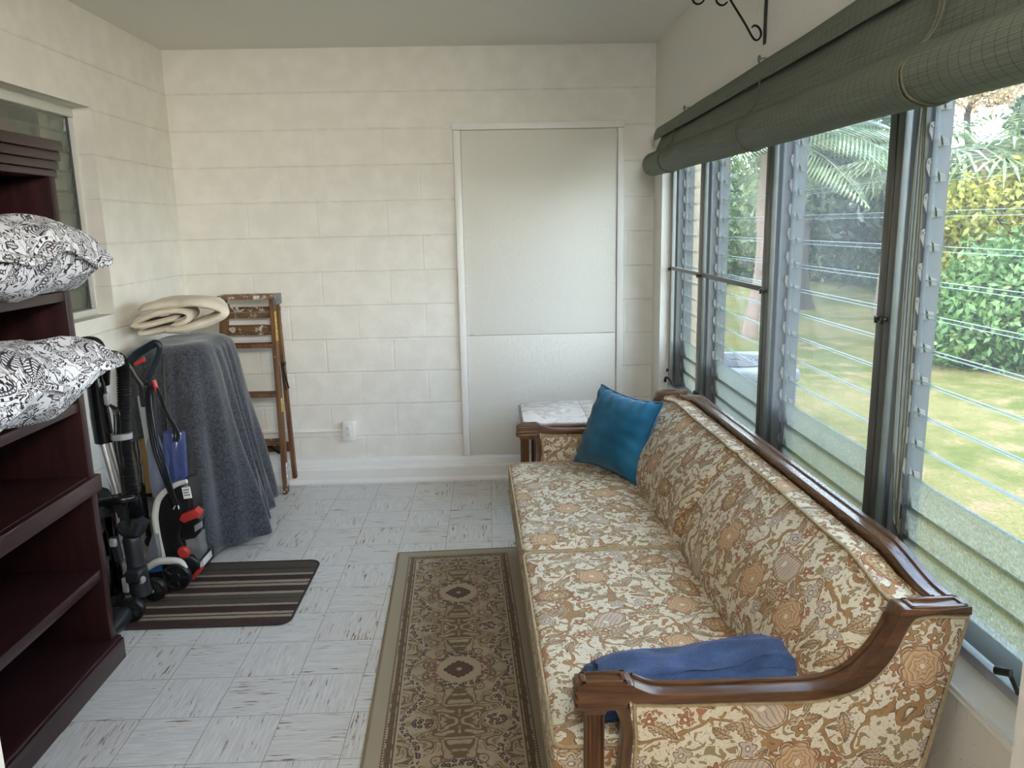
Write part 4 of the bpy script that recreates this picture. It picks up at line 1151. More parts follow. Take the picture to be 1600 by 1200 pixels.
bm = BM(); tube(bm, [L((-1.246, -0.15, 0.78)), L((-1.23, -0.10, 0.62))], 0.005, 6); tube(bm, [L((-1.246, -0.16, 0.72)), L((-1.236, -0.13, 0.62))], 0.004, 6)
box(bm, -1.252+1.43, -1.228+1.43, -0.15+0.17, -0.115+0.17, 0.765, 0.785, 0.002); obj('spreader', bm, M_black, lad)
bm = BM(); beam(bm, (-1.285, -0.2, 0.245), (-1.36, -0.2, 0.305), 0.018, 0.004); obj('step_brace', bm, M_black, lad)
M_yel = plain('yellow sticker', S(212, 186, 74), 0.5, var=0.1); M_wht = plain('white sticker', S(226, 224, 218), 0.5)
M_redd = plain('dark red sticker', S(110, 40, 40), 0.5)
def sticker(z0, z1, m, marks):
    t0, t1 = z0/1.165, z1/1.165
    bm = BM(); y0 = -0.215+0.05*(t0+t1)/2
    x = -1.2475-0.003*(t0+t1)
    box(bm, x+1.43-0.001, x+1.43+0.0008, y0-0.022+0.17, y0+0.008+0.17, z0, z1); s = obj('sticker', bm, m, lad, smooth=False)
    bm = BM(); n = int((z1-z0)/0.012)
    for i in range(1, n):
        if (i*7) % 5 and marks: box(bm, x+1.43, x+1.43+0.0014, y0-0.017+0.17, y0+(0.0-0.006*(i % 3))+0.17, z0+i*0.012-0.003, z0+i*0.012+0.002)
    if marks: obj('print', bm, M_dark if m is not M_wht or True else M_dark, s, smooth=False)
sticker(0.92, 1.09, M_yel, True); sticker(0.50, 0.58, M_yel, True); sticker(0.05, 0.19, M_wht, True); sticker(0.192, 0.235, M_redd, False)

# ------------------------------------------------------------------ black upright vacuum
M_gloss = plain('glossy black plastic', S(18, 19, 22), 0.16, var=0.03, scale=40, bstr=0.02)
M_graph = plain('graphite plastic', S(34, 36, 41), 0.36, var=0.05, scale=60, bstr=0.05)
M_chrome = plain('chrome tube', S(226, 228, 232), 0.28, 0.85, var=0.01)
M_greyp = plain('silver grey plastic', S(150, 152, 156), 0.35, 0.2)
M_smoke = glass_mat('smoked clear plastic', (0.10, 0.11, 0.13, 1), 0.06, 0.08)
YV = -1.70
vac = thing('upright_vacuum', 'black upright vacuum with chrome wand and corrugated hose beside the bookcase', 'vacuum', (-1.56, YV, 0.008))
def vp(px, py, dy=0.0):
    p_ = ay(px, py, YV+dy); return (p_.x+1.56, dy, p_.z-0.008)
def vt(pts, r, m, name, seg=10, n=5, dy=0.0, parent=None, sx=1.0):
    bm = BM(); P_ = [vp(a, b, dy+(c[0] if c else 0)) for a, b, *c in pts]
    tube(bm, smooth_path(P_, n) if len(P_) > 2 else P_, r, seg, sx=sx)
    return obj(name, bm, m, parent or vac)
# floor head
bm = BM(); rounded(bm, 0.30, 0.20, 0.075, 0.034, 14, (0, 0, 0), lambda p, u, v, w: Vector((p.x, p.y, p.z*(1-0.35*max(0, -v))+0.0)))
o = obj('floor_head', bm, M_graph, vac); o.location = (-0.06, -0.17, 0.044)
bm = BM(); rounded(bm, 0.20, 0.09, 0.05, 0.022, 10); o2 = obj('head_cover', bm, M_smoke, o); o2.location = (0.0, -0.02, 0.03)
for dx, dy, rr in ((0.085, -0.06, 0.05), (0.10, 0.12, 0.05)):
    bm = BM(); R_ = Matrix.Translation((dx-0.01, dy, rr+0.001)) @ Matrix.Rotation(PI/2, 4, 'X')
    lathe(bm, [(0.012, 0.022), (0.030, 0.021), (0.034, 0.018), (0.046, 0.018), (rr, 0.012), (rr, -0.012), (0.046, -0.02), (0.01, -0.02)], 28, R_)
    wobj = obj('wheel', bm, M_black, vac)
    bm = BM(); lathe(bm, [(0.008, 0.0), (0.008, 0.0245), (0.004, 0.026)], 12, R_); obj('hub', bm, M_greyp, wobj)
    bm = BM()
    for k in range(10):
        box(bm, 0.013, 0.032, -0.002, 0.002, 0.0195, 0.023, mat=R_ @ Matrix.Rotation(k*PI/5, 4, 'Z'))
    obj('spokes', bm, M_graph, wobj, smooth=False)
# neck and lower column
bm = BM(); P_ = [vp(222, 928, 0.0), vp(214, 890, 0.0), vp(207, 850, 0.01), vp(200, 815, 0.02), vp(196, 790, 0.02)]
tube(bm, smooth_path(P_, 5), [0.040]*6+[0.034]*6+[0.028]*9, 14); obj('column', bm, M_graph, vac)
bm = BM(); box(bm, -0.02, 0.045, -0.05, 0.03, 0, 0.055, 0.012, 3, Matrix.Translation(Vector(vp(212, 905, -0.02)))); obj('pivot_joint', bm, M_graph, vac)
bm = BM(); q = Vector(vp(196, 915, -0.055)); box(bm, -0.012, 0.012, -0.006, 0.006, -0.03, 0.035, 0.005, 2, Matrix.Translation(q)); obj('pedal', bm, M_greyp, vac)
bm = BM(); q = Vector(vp(222, 905, -0.05)); lathe(bm, [(0.016, 0), (0.016, 0.012), (0.01, 0.016)], 16, Matrix.Translation(q) @ Matrix.Rotation(PI/2, 4, 'X')); obj('release_knob', bm, M_greyp, vac)
# dust bin and its glossy carry handle
bm = BM(); q = Vector(vp(168, 930, 0.02)); p2 = Vector(vp(150, 800, 0.03)); m_ = along(q, p2, (0, 1, 0)); ln = (p2-q).length
lathe(bm, [(0.058, 0), (0.066, 0.02), (0.07, ln*0.5), (0.07, ln*0.98), (0.06, ln)], 28, m_); obj('dust_bin', bm, M_smoke, vac)
bm = BM(); lathe(bm, [(0.036, 0.01), (0.03, ln*0.5), (0.05, ln*0.9)], 20, m_); obj('cyclone', bm, M_graph, vac)
bm = BM(); lathe(bm, [(0.073, ln*0.97), (0.078, ln), (0.074, ln+0.05), (0.055, ln+0.085), (0.03, ln+0.1)], 28, m_); obj('bin_lid', bm, M_black, vac)
bm = BM(); lathe(bm, [(0.06, -0.035), (0.068, -0.01), (0.064, 0.012)], 28, m_); obj('bin_base', bm, M_black, vac)
vt([(138, 790, -0.07), (165, 784, -0.085), (190, 781, -0.08), (208, 779, -0.05), (206, 790, -0.02)], 0.0165, M_gloss, 'carry_handle', 12)
bm = BM(); q = Vector(vp(182, 858, -0.045)); box(bm, -0.018, 0.018, -0.012, 0.012, -0.055, 0.055, 0.01, 3, Matrix.Translation(q) @ Matrix.Rotation(-0.12, 4, 'Y')); obj('bin_latch', bm, M_graph, vac)
bm = BM(); q = Vector(vp(177, 848, -0.055)); rounded(bm, 0.03, 0.02, 0.036, 0.01, 8, M4=Matrix.Translation(q)); obj('latch_button', bm, M_greyp, vac)
# wand, grip, hose
vt([(159, 688, 0.02), (183, 772, 0.02)], 0.019, M_chrome, 'wand_tube', 18)
vt([(171, 687, 0.03), (197, 774, 0.03)], 0.019, M_chrome, 'wand_tube', 18)
vt([(183, 770, 0.02), (193, 806, 0.02)], 0.022, M_graph, 'wand_collar', 14)
bm = BM(); P_ = [vp(147, 565, 0.01), vp(150, 600, 0.01), vp(155, 640, 0.015), vp(163, 690, 0.02)]
tube(bm, smooth_path(P_, 5), [0.028]*5+[0.034]*6+[0.036]*5, 14); obj('grip_body', bm, M_gloss, vac)
vt([(150, 575, 0.0), (120, 545, 0.01), (128, 533, 0.015), (150, 533, 0.02), (160, 548, 0.02), (163, 575, 0.02)], 0.015, M_black, 'grip_loop', 12)
bm = BM(); q = Vector(vp(167, 624, -0.02)); rounded(bm, 0.022, 0.018, 0.05, 0.009, 8, M4=Matrix.Translation(q)); obj('suction_slider', bm, M_greyp, vac)
def hose(pts, r, name, parent=None):
    P_ = smooth_path([vp(*q) for q in pts], 26); n = len(P_); R_ = [r*(1.0 if i % 2 else 0.76) for i in range(n)]
    bm = BM(); tube(bm, P_, R_, 14); return obj(name, bm, M_black, parent or vac, ang=80)
hose([(160, 600, 0.05), (162, 572, 0.04), (172, 559, 0.03), (185, 562, 0.02), (193, 580, 0.02), (194, 630, 0.02), (194, 680, 0.02), (199, 730, 0.01), (209, 780, 0.0), (216, 808, -0.01)], 0.0275, 'hose')
vt([(220, 812, -0.015), (212, 828, -0.015), (198, 826, -0.01), (192, 818, 0.0)], 0.033, M_graph, 'hose_cuff', 14)
bm = BM(); q = Vector(vp(190, 681, 0.015)); lathe(bm, [(0.033, -0.012), (0.036, -0.011), (0.036, 0.011), (0.033, 0.012)], 24, Matrix.Translation(q) @ Matrix.Scale(1.15, 4, (1, 0, 0))); obj('hose_strap', bm, M_greyp, vac)
bm = BM()
for d in (0, 4, 8): tube(bm, smooth_path([vp(169+d*0.4, 632, -0.005), vp(178+d, 645, -0.01), vp(180+d, 690, -0.01), vp(188+d, 740, -0.012), vp(198+d, 800, -0.005), vp(200+d*0.6, 815, 0.0)], 6), 0.004, 6)
obj('power_cord', bm, M_black, vac)

# ------------------------------------------------------------------ upright carpet cleaner
YC = -1.36
M_red = plain('red plastic', S(172, 52, 48), 0.32, var=0.05)
M_navyg = plain('blue black grip', S(20, 34, 44), 0.4, var=0.05)
M_whp = plain('pale grey trim plastic', S(196, 196, 192), 0.35, var=0.03)
def clear_mat(name, tint, body, f):
    m = new_mat(name)
    lw = T.nodes.new('ShaderNodeLayerWeight'); lw.inputs[0].default_value = 0.3
    a = mixs(f, shader('ShaderNodeBsdfTransparent', tint), mixs(0.5, shader('ShaderNodeBsdfDiffuse', body), shader('ShaderNodeBsdfTranslucent', body)))
    out(mixs(mn(V(lw.outputs[0])*0.5+0.05, 0.8), a, shader('ShaderNodeBsdfGlossy', (1, 1, 1, 1), 0.08))); return m
M_bluetank = clear_mat('translucent blue tank', (0.55, 0.62, 0.9, 1), S(92, 108, 168), 0.45)
M_paletank = clear_mat('translucent pale tank', (0.8, 0.85, 0.95, 1), S(170, 178, 200), 0.5)
M_cleartank = clear_mat('clear tank', (0.86, 0.88, 0.9, 1), S(186, 190, 196), 0.45)
M_bluelab = plain('blue label', S(30, 84, 140), 0.45)
cc = thing('carpet_cleaner', 'black and white upright carpet cleaner with red latches and blue tank on the striped mat', 'carpet cleaner', (-1.44, YC, 0.008))
def cp(px, py, dy=0.0):
    p_ = ay(px, py, YC+dy); return (p_.x+1.44, dy, p_.z-0.008)
def cxz(px, py, dy=0.0): p_ = cp(px, py, dy); return (p_[0], p_[2])
def ct(pts, r, m, name, seg=10, n=5, parent=None, closed=False, sx=1.0):
    bm = BM(); P_ = [cp(a, b, c[0] if c else 0) for a, b, *c in pts]
    P_ = smooth_path(P_, n, closed) if len(P_) > 2 else P_
    tube(bm, P_, r, seg, closed=closed, sx=sx); return obj(name, bm, m, parent or cc)
def cprism(pts, y0, y1, m, name, bev=0.008, seg=2, parent=None, sm=0):
    q = [cxz(a, b, (y0+y1)/2 if False else y0) for a, b in pts]
    if sm: q = [(p_.x, p_.y) for p_ in smooth_path([(a, b, 0) for a, b in q], sm, True)]
    bm = BM(); prism(bm, q, y0, y1, 'y', bev, seg); return obj(name, bm, m, parent or cc)
# handle loop
ct([(222, 600), (208, 578), (201, 564), (212, 553), (232, 541), (243, 535), (249, 540), (248, 552), (240, 572), (231, 594)], 0.0125, M_navyg, 'handle_loop', 12, 6)
ct([(204, 566), (212, 554), (232, 542), (243, 536)], 0.017, M_navyg, 'grip', 12, 5)
ct([(203, 572), (214, 590), (222, 602), (224, 620)], 0.019, M_black, 'handle_neck', 12, 5)
cprism([(207, 568), (224, 558), (226, 565), (211, 572)], -0.008, 0.008, M_red, 'trigger', 0.003)
# pole
bm = BM(); p1, p2 = Vector(cp(225, 617)), Vector(cp(252, 775)); m_ = along(p1, p2, (0, 1, 0)); ln = (p2-p1).length
box(bm, -0.026, 0.026, -0.016, 0.016, 0, ln, 0.006, 2, m_); pole = obj('pole', bm, M_greyp, cc)
bm = BM(); box(bm, -0.014, 0.014, -0.019, -0.015, 0.005, 0.05, 0.002, 1, m_); obj('pole_inset', bm, M_graph, pole)
ct([(240, 594, -0.03), (243, 603, -0.032), (246, 612, -0.03)], 0.0095, M_red, 'cord_hook', 10, 4)
ct([(229, 600, 0.0), (240, 600, -0.03)], 0.009, M_black, 'hook_arm')
bm = BM()
for k, (a, b, c) in enumerate([(228, 244, 272), (231, 248, 275), (234, 252, 277), (238, 256, 279)]):
    tube(bm, smooth_path([cp(a+4, 604, -0.035), cp(a, 625, -0.04), cp(b-8, 690, -0.055), cp(b+4, 730, -0.11), cp(c-6, 775, -0.125), cp(c, 788, -0.12)], 6), 0.0042, 6)
for a, c in ((247, 272), (249, 276), (251, 279)):
    tube(bm, smooth_path([cp(244, 604, -0.035), cp(a+1, 618, -0.04), cp(a+12, 645, -0.05), cp(c, 675, -0.06), cp(c-2, 690, -0.05)], 6), 0.0042, 6)
obj('power_cord', bm, M_black, cc)
bm = BM(); q = cp(276, 790, -0.122)
for s in (-1, 1): tube(bm, [(q[0]+s*0.006, q[1], q[2]), (q[0]+s*0.012, q[1]-0.01, q[2]-0.014)], 0.003, 6)
obj('plug_prongs', bm, M_chrome, cc)
# body shell with pale trim
body = [(246, 776), (262, 764), (286, 754), (296, 768), (300, 790), (298, 812), (288, 822), (284, 845), (300, 872), (292, 888), (262, 888), (250, 868), (243, 838), (240, 812), (242, 790)]
cprism(body, -0.075, 0.065, M_black, 'body', 0.018, 3, sm=3)
bm = BM()
for yy in (-0.077,):
    P_ = smooth_path([cp(a, b, yy) for a, b in [(292, 752), (276, 757), (258, 768), (247, 782), (243, 800), (243, 815), (247, 840), (253, 866), (256, 882)]], 6)
    tube(bm, P_, [0.010+0.004*min(1, i/20) for i in range(len(P_))], 8)
obj('side_trim', bm, M_whp, cc)
bm = BM(); p_ = Vector(cp(292, 770, -0.082)); box(bm, -0.018, 0.018, -0.002, 0.002, -0.026, 0.026, 0.001, 1, Matrix.Translation(p_) @ Matrix.Rotation(-0.1, 4, 'Y')); lab = obj('label', bm, M_wht, cc)
bm = BM()
for k in range(3): box(bm, -0.013, 0.013-0.006*(k % 2), -0.0032, -0.0018, 0.012-k*0.012, 0.016-k*0.012, mat=Matrix.Translation(p_) @ Matrix.Rotation(-0.1, 4, 'Y'))
obj('label_print', bm, M_bluelab, lab, smooth=False)
# tanks
bm = BM(); p1, p2 = Vector(cp(278, 765, 0.0)), Vector(cp(272, 674, 0.02)); m_ = along(p1, p2, (0, 1, 0)); ln = (p2-p1).length
lathe(bm, [(0.042, 0), (0.046, 0.02), (0.046, ln*0.95), (0.042, ln), (0.015, ln+0.004)], 28, m_ @ Matrix.Scale(1.2, 4, (0, 1, 0))); obj('clean_water_tank', bm, M_bluetank, cc)
bm = BM(); p1, p2 = Vector(cp(250, 775, -0.02)), Vector(cp(240, 682, 0.0)); m_ = along(p1, p2, (0, 1, 0)); ln = (p2-p1).length
lathe(bm, [(0.030, 0), (0.034, ln*0.2), (0.034, ln*0.85), (0.022, ln)], 24, m_); obj('solution_tank', bm, M_paletank, cc)
# recovery tank with red lid and latch
cprism([(286, 836), (312, 826), (318, 866), (306, 884), (294, 876)], -0.085, -0.02, M_cleartank, 'recovery_tank', 0.012, 3)
cprism([(280, 812), (306, 803), (314, 812), (313, 832), (304, 842), (286, 846)], -0.095, -0.03, M_black, 'tank_handle', 0.012, 3)
cprism([(279, 813), (283, 804), (304, 796), (312, 803), (312, 808), (287, 818)], -0.099, -0.045, M_red, 'tank_lid', 0.006, 2)
cprism([(303, 822), (314, 815), (315, 824), (304, 832)], -0.1, -0.085, M_greyp, 'handle_slot', 0.003, 2)
bm = BM(); q = Vector(cp(288, 862, -0.095)); lathe(bm, [(0.027, 0), (0.027, 0.012), (0.018, 0.02)], 24, Matrix.Translation(q) @ Matrix.Rotation(PI/2, 4, 'X')); obj('tank_latch', bm, M_red, cc)
# base, fender, wheels, nozzle
cprism([(216, 905), (232, 880), (262, 872), (300, 868), (312, 880), (312, 898), (298, 906), (262, 912), (226, 914)], -0.10, 0.06, M_black, 'base', 0.015, 3)
bm = BM(); P_ = smooth_path([cp(a, b, -0.125) for a, b in [(214, 905), (228, 890), (246, 878), (266, 876), (282, 878), (291, 888)]], 6)
n_ = len(P_); tube(bm, P_, [0.009+0.008*math.sin(PI*i/(n_-1)) for i in range(n_)], 10, sx=1.0); obj('fender', bm, M_whp, cc)
bm = BM(); P_ = smooth_path([cp(a, b, 0.10) for a, b in [(290, 880), (306, 866), (318, 868), (322, 878)]], 5); tube(bm, P_, 0.013, 10); obj('fender', bm, M_whp, cc)
for px, py, dy, rr in ((277, 905, -0.125, 0.062), (316, 886, 0.125, 0.062)):
    q = Vector(cp(px, py, dy)); q.z = rr+0.001
    R_ = Matrix.Translation(q) @ Matrix.Rotation(PI/2, 4, 'X'); bm = BM()
    lathe(bm, [(0.01, 0.022), (0.02, 0.022), (0.024, 0.016), (0.046, 0.014), (0.050, 0.02), (rr-0.006, 0.02), (rr, 0.012), (rr, -0.014), (rr-0.008, -0.02), (0.01, -0.02)], 32, R_)
    wo = obj('wheel', bm, M_black, cc); bm = BM()
    for k in range(5): box(bm, 0.018, 0.048, -0.006, 0.006, 0.013, 0.019, 0.002, 1, R_ @ Matrix.Rotation(k*2*PI/5, 4, 'Z'))
    obj('spokes', bm, M_graph, wo)
cprism([(238, 832), (246, 836), (254, 884), (222, 884)], -0.10, 0.10, M_cleartank, 'suction_nozzle', 0.008, 2)
cprism([(223, 884), (252, 880), (254, 893), (218, 898)], -0.105, 0.105, M_bluelab, 'nozzle_base', 0.006, 2)
cprism([(296, 906), (306, 892), (314, 888), (314, 894), (302, 906)], -0.11, -0.06, M_red, 'foot_release', 0.004, 2)
cprism([(292, 898), (306, 884), (317, 874), (319, 884), (306, 896), (296, 904)], -0.09, 0.02, M_whp, 'rear_bumper', 0.006, 2)

# ------------------------------------------------------------------ roll-up blind
def blind_mat(name, gaps):
    m = new_mat(name); P = wpos(); x, y, z = sep(P); u, v, _ = sep(uvc())
    sl = fract(v*230); th_ = fract(u*30)
    n = noise(vec(u*1.5, v*160, 0.0), 3.0, 2.0)
    c = mix(ss(n, 0.3, 0.7), S(108, 114, 101), S(132, 139, 125))
    c = mix(ss(absv(sl-0.5), 0.36, 0.48)*0.55, c, S(66, 72, 58))
    c = mix(band(th_, 0.5, 0.045, 0.5)*0.55, c, S(72, 80, 62))
    d = mixs(0.18, princ(c, 0.6, bump=sl, bstr=0.25, bdist=0.001, spec=0.3), shader('ShaderNodeBsdfTranslucent', c))
    if gaps:
        g = more(noise(vec(u*2.2, v*120, 3.0), 3.0, 1.0)+ss(v, 0.04, 0.16, 0.10, -0.06), 0.69)*ss(absv(sl-0.5), 0.25, 0.3)
        d = mixs(g, d, shader('ShaderNodeBsdfTransparent', (1, 1, 1, 1)))
    out(d); return m
M_bl, M_blg = blind_mat('green woven bamboo', False), blind_mat('green woven bamboo with gaps', True)
BZ = 0.0
bl = thing('roll_blind', 'green woven bamboo roll-up blind across the top of the long window', 'blind', (0.93, -1.9, 2.0))
SL = 0.012                                                # the head rail slopes up slightly towards the doorway
def blp(x, y, z): return Vector((x-0.93, y+1.9, z-2.0-(SL*min(1, max(0, (z-1.90)/0.12))-0.009*(1-min(1, max(0, (z-1.90)/0.12))))*(y+1.9)))
def strip(name, prof, y0, y1, m, th=0.003, ny=60):
    P_ = smooth_path([(a, b, 0) for a, b in prof], 6); L_ = [0]
    for a, b in zip(P_, P_[1:]): L_.append(L_[-1]+(b-a).length)
    bm = BM(); nv = len(P_)
    grid(bm, ny, nv, lambda s, t: blp(P_[int(round(t*(nv-1)))].x+0.004*mnoise.noise((s*9, t*2, 1)), y0+(y1-y0)*s, P_[int(round(t*(nv-1)))].y+0.003*mnoise.noise((s*6, t, 4))))
    o = obj(name, bm, m, bl, ang=70); uvl = o.data.uv_layers.new(name='UVMap')
    for l in o.data.loops:
        i = l.vertex_index; uvl.data[l.index].uv = ((i//nv)/(ny-1)*(y0-y1), L_[-1]-L_[i % nv])
    s_ = o.modifiers.new('thickness', 'SOLIDIFY'); s_.thickness = th; s_.offset = 0
    return o
strip('valance', [(0.938, 2.078), (0.925, 2.055), (0.921, 2.035), (0.922, 2.01)], -0.235, -3.59, M_bl)
strip('shade', [(0.955, 2.07), (0.945, 2.02), (0.928, 1.97), (0.917, 1.93), (0.916, 1.905), (0.930, 1.886)], -0.31, -3.59, M_blg, 0.002)
RC, RRr = (0.897, 1.845), 0.060
pr = [(RC[0]+RRr*math.cos(a)*1.0, RC[1]+RRr*math.sin(a)) for a in [PI*0.42-2*PI*i/22 for i in range(23)]]
pr += [(RC[0]+0.045*math.cos(a), RC[1]+0.045*math.sin(a)) for a in [PI*0.42-2*PI*i/16 for i in range(1, 17)]]
pr += [(RC[0]+0.028*math.cos(a), RC[1]+0.028*math.sin(a)) for a in [PI*0.42-2*PI*i/12 for i in range(1, 12)]]
strip('rolled_end', pr, -0.345, -3.59, M_bl, 0.003)
bm = BM(); box(bm, 0.94-0.93, 0.972-0.93, -3.59+1.9, -0.24+1.9, 2.055-2.0, 2.08-2.0, 0.003)
for v in bm.verts: v.co.z -= SL*v.co.y
obj('head_rail', bm, M_walnut, bl)
M_cord = plain('tan cord', S(94, 94, 76), 0.8, var=0.1, scale=200)
for y in (-0.76, -1.98, -3.06):
    bm = BM(); P_ = [blp(0.913, y, 2.012), blp(0.902, y, 1.94), blp(0.872, y, 1.899), blp(0.838, y+0.0, 1.866), blp(0.832, y, 1.84), blp(0.845, y, 1.805), blp(0.872, y-0.01, 1.786), blp(0.90, y-0.03, 1.780), blp(0.935, y-0.03, 1.80), blp(0.958, y, 1.84)]
    tube(bm, smooth_path(P_, 5), 0.0028, 6)
    if y < -3: tube(bm, [Vector(p_)+Vector((0, -0.014, 0)) for p_ in smooth_path(P_, 5)], 0.0028, 6)
    obj('lift_cord', bm, M_cord, bl)
bm = BM(); BO = Vector((0.93, -1.9, 2.0))
for k in range(4):
    o_ = (0, 5, -7, 9)[k]
    P_ = [ax(1443+o_*0.6, 165, 0.955)-BO, ax(1432+o_, 300, 0.968)-BO, ax(1418+o_*1.2, 480, 0.976)-BO, ax(1406+o_*1.2, 660, 0.982)-BO, ax(1399+o_, 780-12*k, 0.986)-BO]
    if k % 2: P_ += [ax(1402, 815, 0.988)-BO, ax(1396, 800, 0.988)-BO, ax(1399, 640, 0.986)-BO, ax(1412, 470, 0.984)-BO]
    tube(bm, smooth_path(P_, 6), 0.0026, 6)
obj('pull_cord', bm, M_cord, bl)
for y in (-0.80, -1.86):
    bm = BM(); c = blp(0.948, y, 2.10)
    tube(bm, [c+Vector((0.0, 0.010*math.cos(a), 0.010*math.sin(a))) for a in [2*PI*i/14 for i in range(14)]], 0.0025, 6, closed=True)
    tube(bm, [c+Vector((0, 0, -0.01)), c+Vector((0, 0, -0.035))], 0.0025, 6); tube(bm, [c+Vector((0.0, 0, 0.0)), c+Vector((0.025, 0, 0.002))], 0.0025, 6)
    obj('hook', bm, M_galv, bl)

# ------------------------------------------------------------------ wrought-iron hanging bracket
M_iron = plain('black wrought iron', S(20, 19, 18), 0.5, 0.3, var=0.08)
br = thing('plant_bracket', 'black wrought iron scroll bracket on the wall above the blind', 'bracket', (XR, -1.84, 2.15))
def bp(x, z, y=0.0): return (x-XR, y, z-2.15)
bm = BM(); box(bm, -0.007, -0.0005, -0.009, 0.009, 0.0, 0.37, 0.002)
obj('wall_bar', bm, M_iron, br)
def flat(pts, name, w=0.007, t=0.45):
    bm = BM(); tube(bm, smooth_path([bp(*p_) for p_ in pts], 8), w, 8, sx=t, up=(0.3, 0, 1)); obj(name, bm, M_iron, br)
flat([(0.925, 2.206), (0.932, 2.212), (0.945, 2.208), (0.955, 2.195), (0.957, 2.18), (0.950, 2.167), (0.938, 2.165), (0.925, 2.178), (0.90, 2.218), (0.86, 2.275), (0.80, 2.36), (0.72, 2.44)], 'diagonal_brace')
flat([(XR-0.004, 2.50), (0.9, 2.50), (0.75, 2.50), (0.66, 2.495), (0.635, 2.47), (0.645, 2.445), (0.665, 2.45)], 'top_arm')
flat([(0.835, 2.288), (0.823, 2.279), (0.808, 2.281), (0.797, 2.295), (0.80, 2.32), (0.83, 2.35), (0.86, 2.40), (0.85, 2.47), (0.83, 2.495)], 'scroll')
flat([(0.757, 2.30), (0.748, 2.288), (0.733, 2.283), (0.718, 2.292), (0.713, 2.315), (0.72, 2.36), (0.70, 2.42), (0.69, 2.49)], 'scroll')
# ------------------------------------------------------------------ outside
GZ = -0.25
def lawn_mat():
    m = new_mat('patchy lawn'); P = wpos(); x, y, z = sep(P)
    a = noise(P, 0.55, 4.0, 0.6); b = noise(P, 3.2, 4.0, 0.65); c = noise(P, 40.0, 2.0)
    col = mix(ss(a*0.6+b*0.4, 0.38, 0.58), S(82, 86, 40), S(118, 108, 68))
    col = mix(ss(b, 0.54, 0.66), col, S(134, 112, 84))
    col = mix(ss(c, 0.3, 0.7)*0.5, col, S(66, 74, 30))
    out(princ(col, 0.95, bump=c+b, bstr=0.8, bdist=0.02, spec=0.1)); return m
bm = BM(); box(bm, 1.12, 60, -12, 70, GZ-0.2, GZ)
tag(obj('ground', bm, lawn_mat(), smooth=False), 'patchy green and straw coloured lawn outside the long window', 'lawn', kind='structure')
bm = BM(); box(bm, XL-0.2, XR+0.175, -6.2, 0.2, GZ-0.2, -0.125)
tag(obj('wall_foundation', bm, M_plaster, smooth=False), 'pale foundation under the room', 'foundation', kind='structure')
bm = BM(); box(bm, 1.2, 1.30, 0.08, 0.42, GZ-0.05, ZCE, 0.006)
for k in range(13): box(bm, 1.198, 1.302, 0.078, 0.422, GZ+k*0.2032, GZ+k*0.2032+0.006)
tag(obj('post', bm, plain('beige painted block', S(160, 144, 120), 0.7, var=0.05)), 'beige block post outside the narrow far bay of the window', 'post')

def leaf_mat(name, c1, c2, c3, tr=0.35, sc=1.1):
    m = new_mat(name); P = wpos()
    n = noise(P, sc, 3.0); f_ = white(vec(floor_(sep(P)[0]*9), floor_(sep(P)[1]*9), floor_(sep(P)[2]*9)))
    c = mix(ss(n, 0.35, 0.65), c1, c2); c = mix(ss(f_, 0.6, 1.0)*0.8, c, c3)
    g = princ(c, 0.32, spec=0.5)
    out(mixs(tr, g, shader('ShaderNodeBsdfTranslucent', c))); return m
def leaves(name, blobs, n, size, mat, parent, seed, aspect=0.45, shell=0.5, droop=0.0):
    r = np.random.default_rng(seed); w = np.array([b[3]*b[4]*b[5] for b in blobs])**0.8; w = w/w.sum()
    idx = r.choice(len(blobs), n, p=w); B = np.array(blobs)[idx]
    d = r.normal(size=(n, 3)); d /= np.linalg.norm(d, axis=1)[:, None]
    rad = (shell+(1-shell)*r.random(n))**0.6*(1+0.15*r.normal(size=n))
    pos = B[:, :3]+d*B[:, 3:6]*rad[:, None]
    ax_ = r.normal(size=(n, 3)); ax_ /= np.linalg.norm(ax_, axis=1)[:, None]; ax_[:, 2] -= droop; ax_ /= np.linalg.norm(ax_, axis=1)[:, None]
    nn = d+0.9*r.normal(size=(n, 3)); sd = np.cross(ax_, nn); sd /= np.linalg.norm(sd, axis=1)[:, None]+1e-9
    s = size*(0.6+0.8*r.random(n))[:, None]
    v = np.stack([pos-ax_*s, pos+sd*s*aspect, pos+ax_*s, pos-sd*s*aspect], 1).reshape(-1, 3)
    v[:, 2] = np.maximum(v[:, 2], GZ+0.01)
    if parent is not None: v = v-np.array(parent.location)
    me = bpy.data.meshes.new(name)
    me.vertices.add(4*n); me.vertices.foreach_set('co', v.ravel()); me.loops.add(4*n); me.loops.foreach_set('vertex_index', np.arange(4*n))
    me.polygons.add(n); me.polygons.foreach_set('loop_start', np.arange(0, 4*n, 4)); me.polygons.foreach_set('loop_total', np.full(n, 4))
    me.update(); me.validate(); me.materials.append(mat)
    o = bpy.data.objects.new(name, me); COL.objects.link(o); o.parent = parent
    return o
M_bark = plain('grey brown bark', S(64, 56, 48), 0.9, var=0.2, scale=12, bstr=0.8)
M_palmbark = plain('pale ringed palm bark', S(116, 98, 88), 0.9, var=0.2, scale=9, bstr=0.9)
LF_dark = leaf_mat('dark glossy leaves', S(34, 48, 26), S(52, 66, 38), S(92, 104, 70), 0.25)
LF_mid = leaf_mat('mid green leaves', S(58, 84, 38), S(84, 106, 52), S(128, 144, 84))
LF_yel = leaf_mat('yellow green leaves', S(124, 130, 48), S(150, 144, 62), S(176, 164, 90))
LF_bush = leaf_mat('fresh green leaves', S(66, 100, 48), S(92, 124, 66), S(140, 160, 100))
LF_tan = leaf_mat('tan thin leaves', S(150, 122, 84), S(176, 150, 110), S(196, 172, 130))
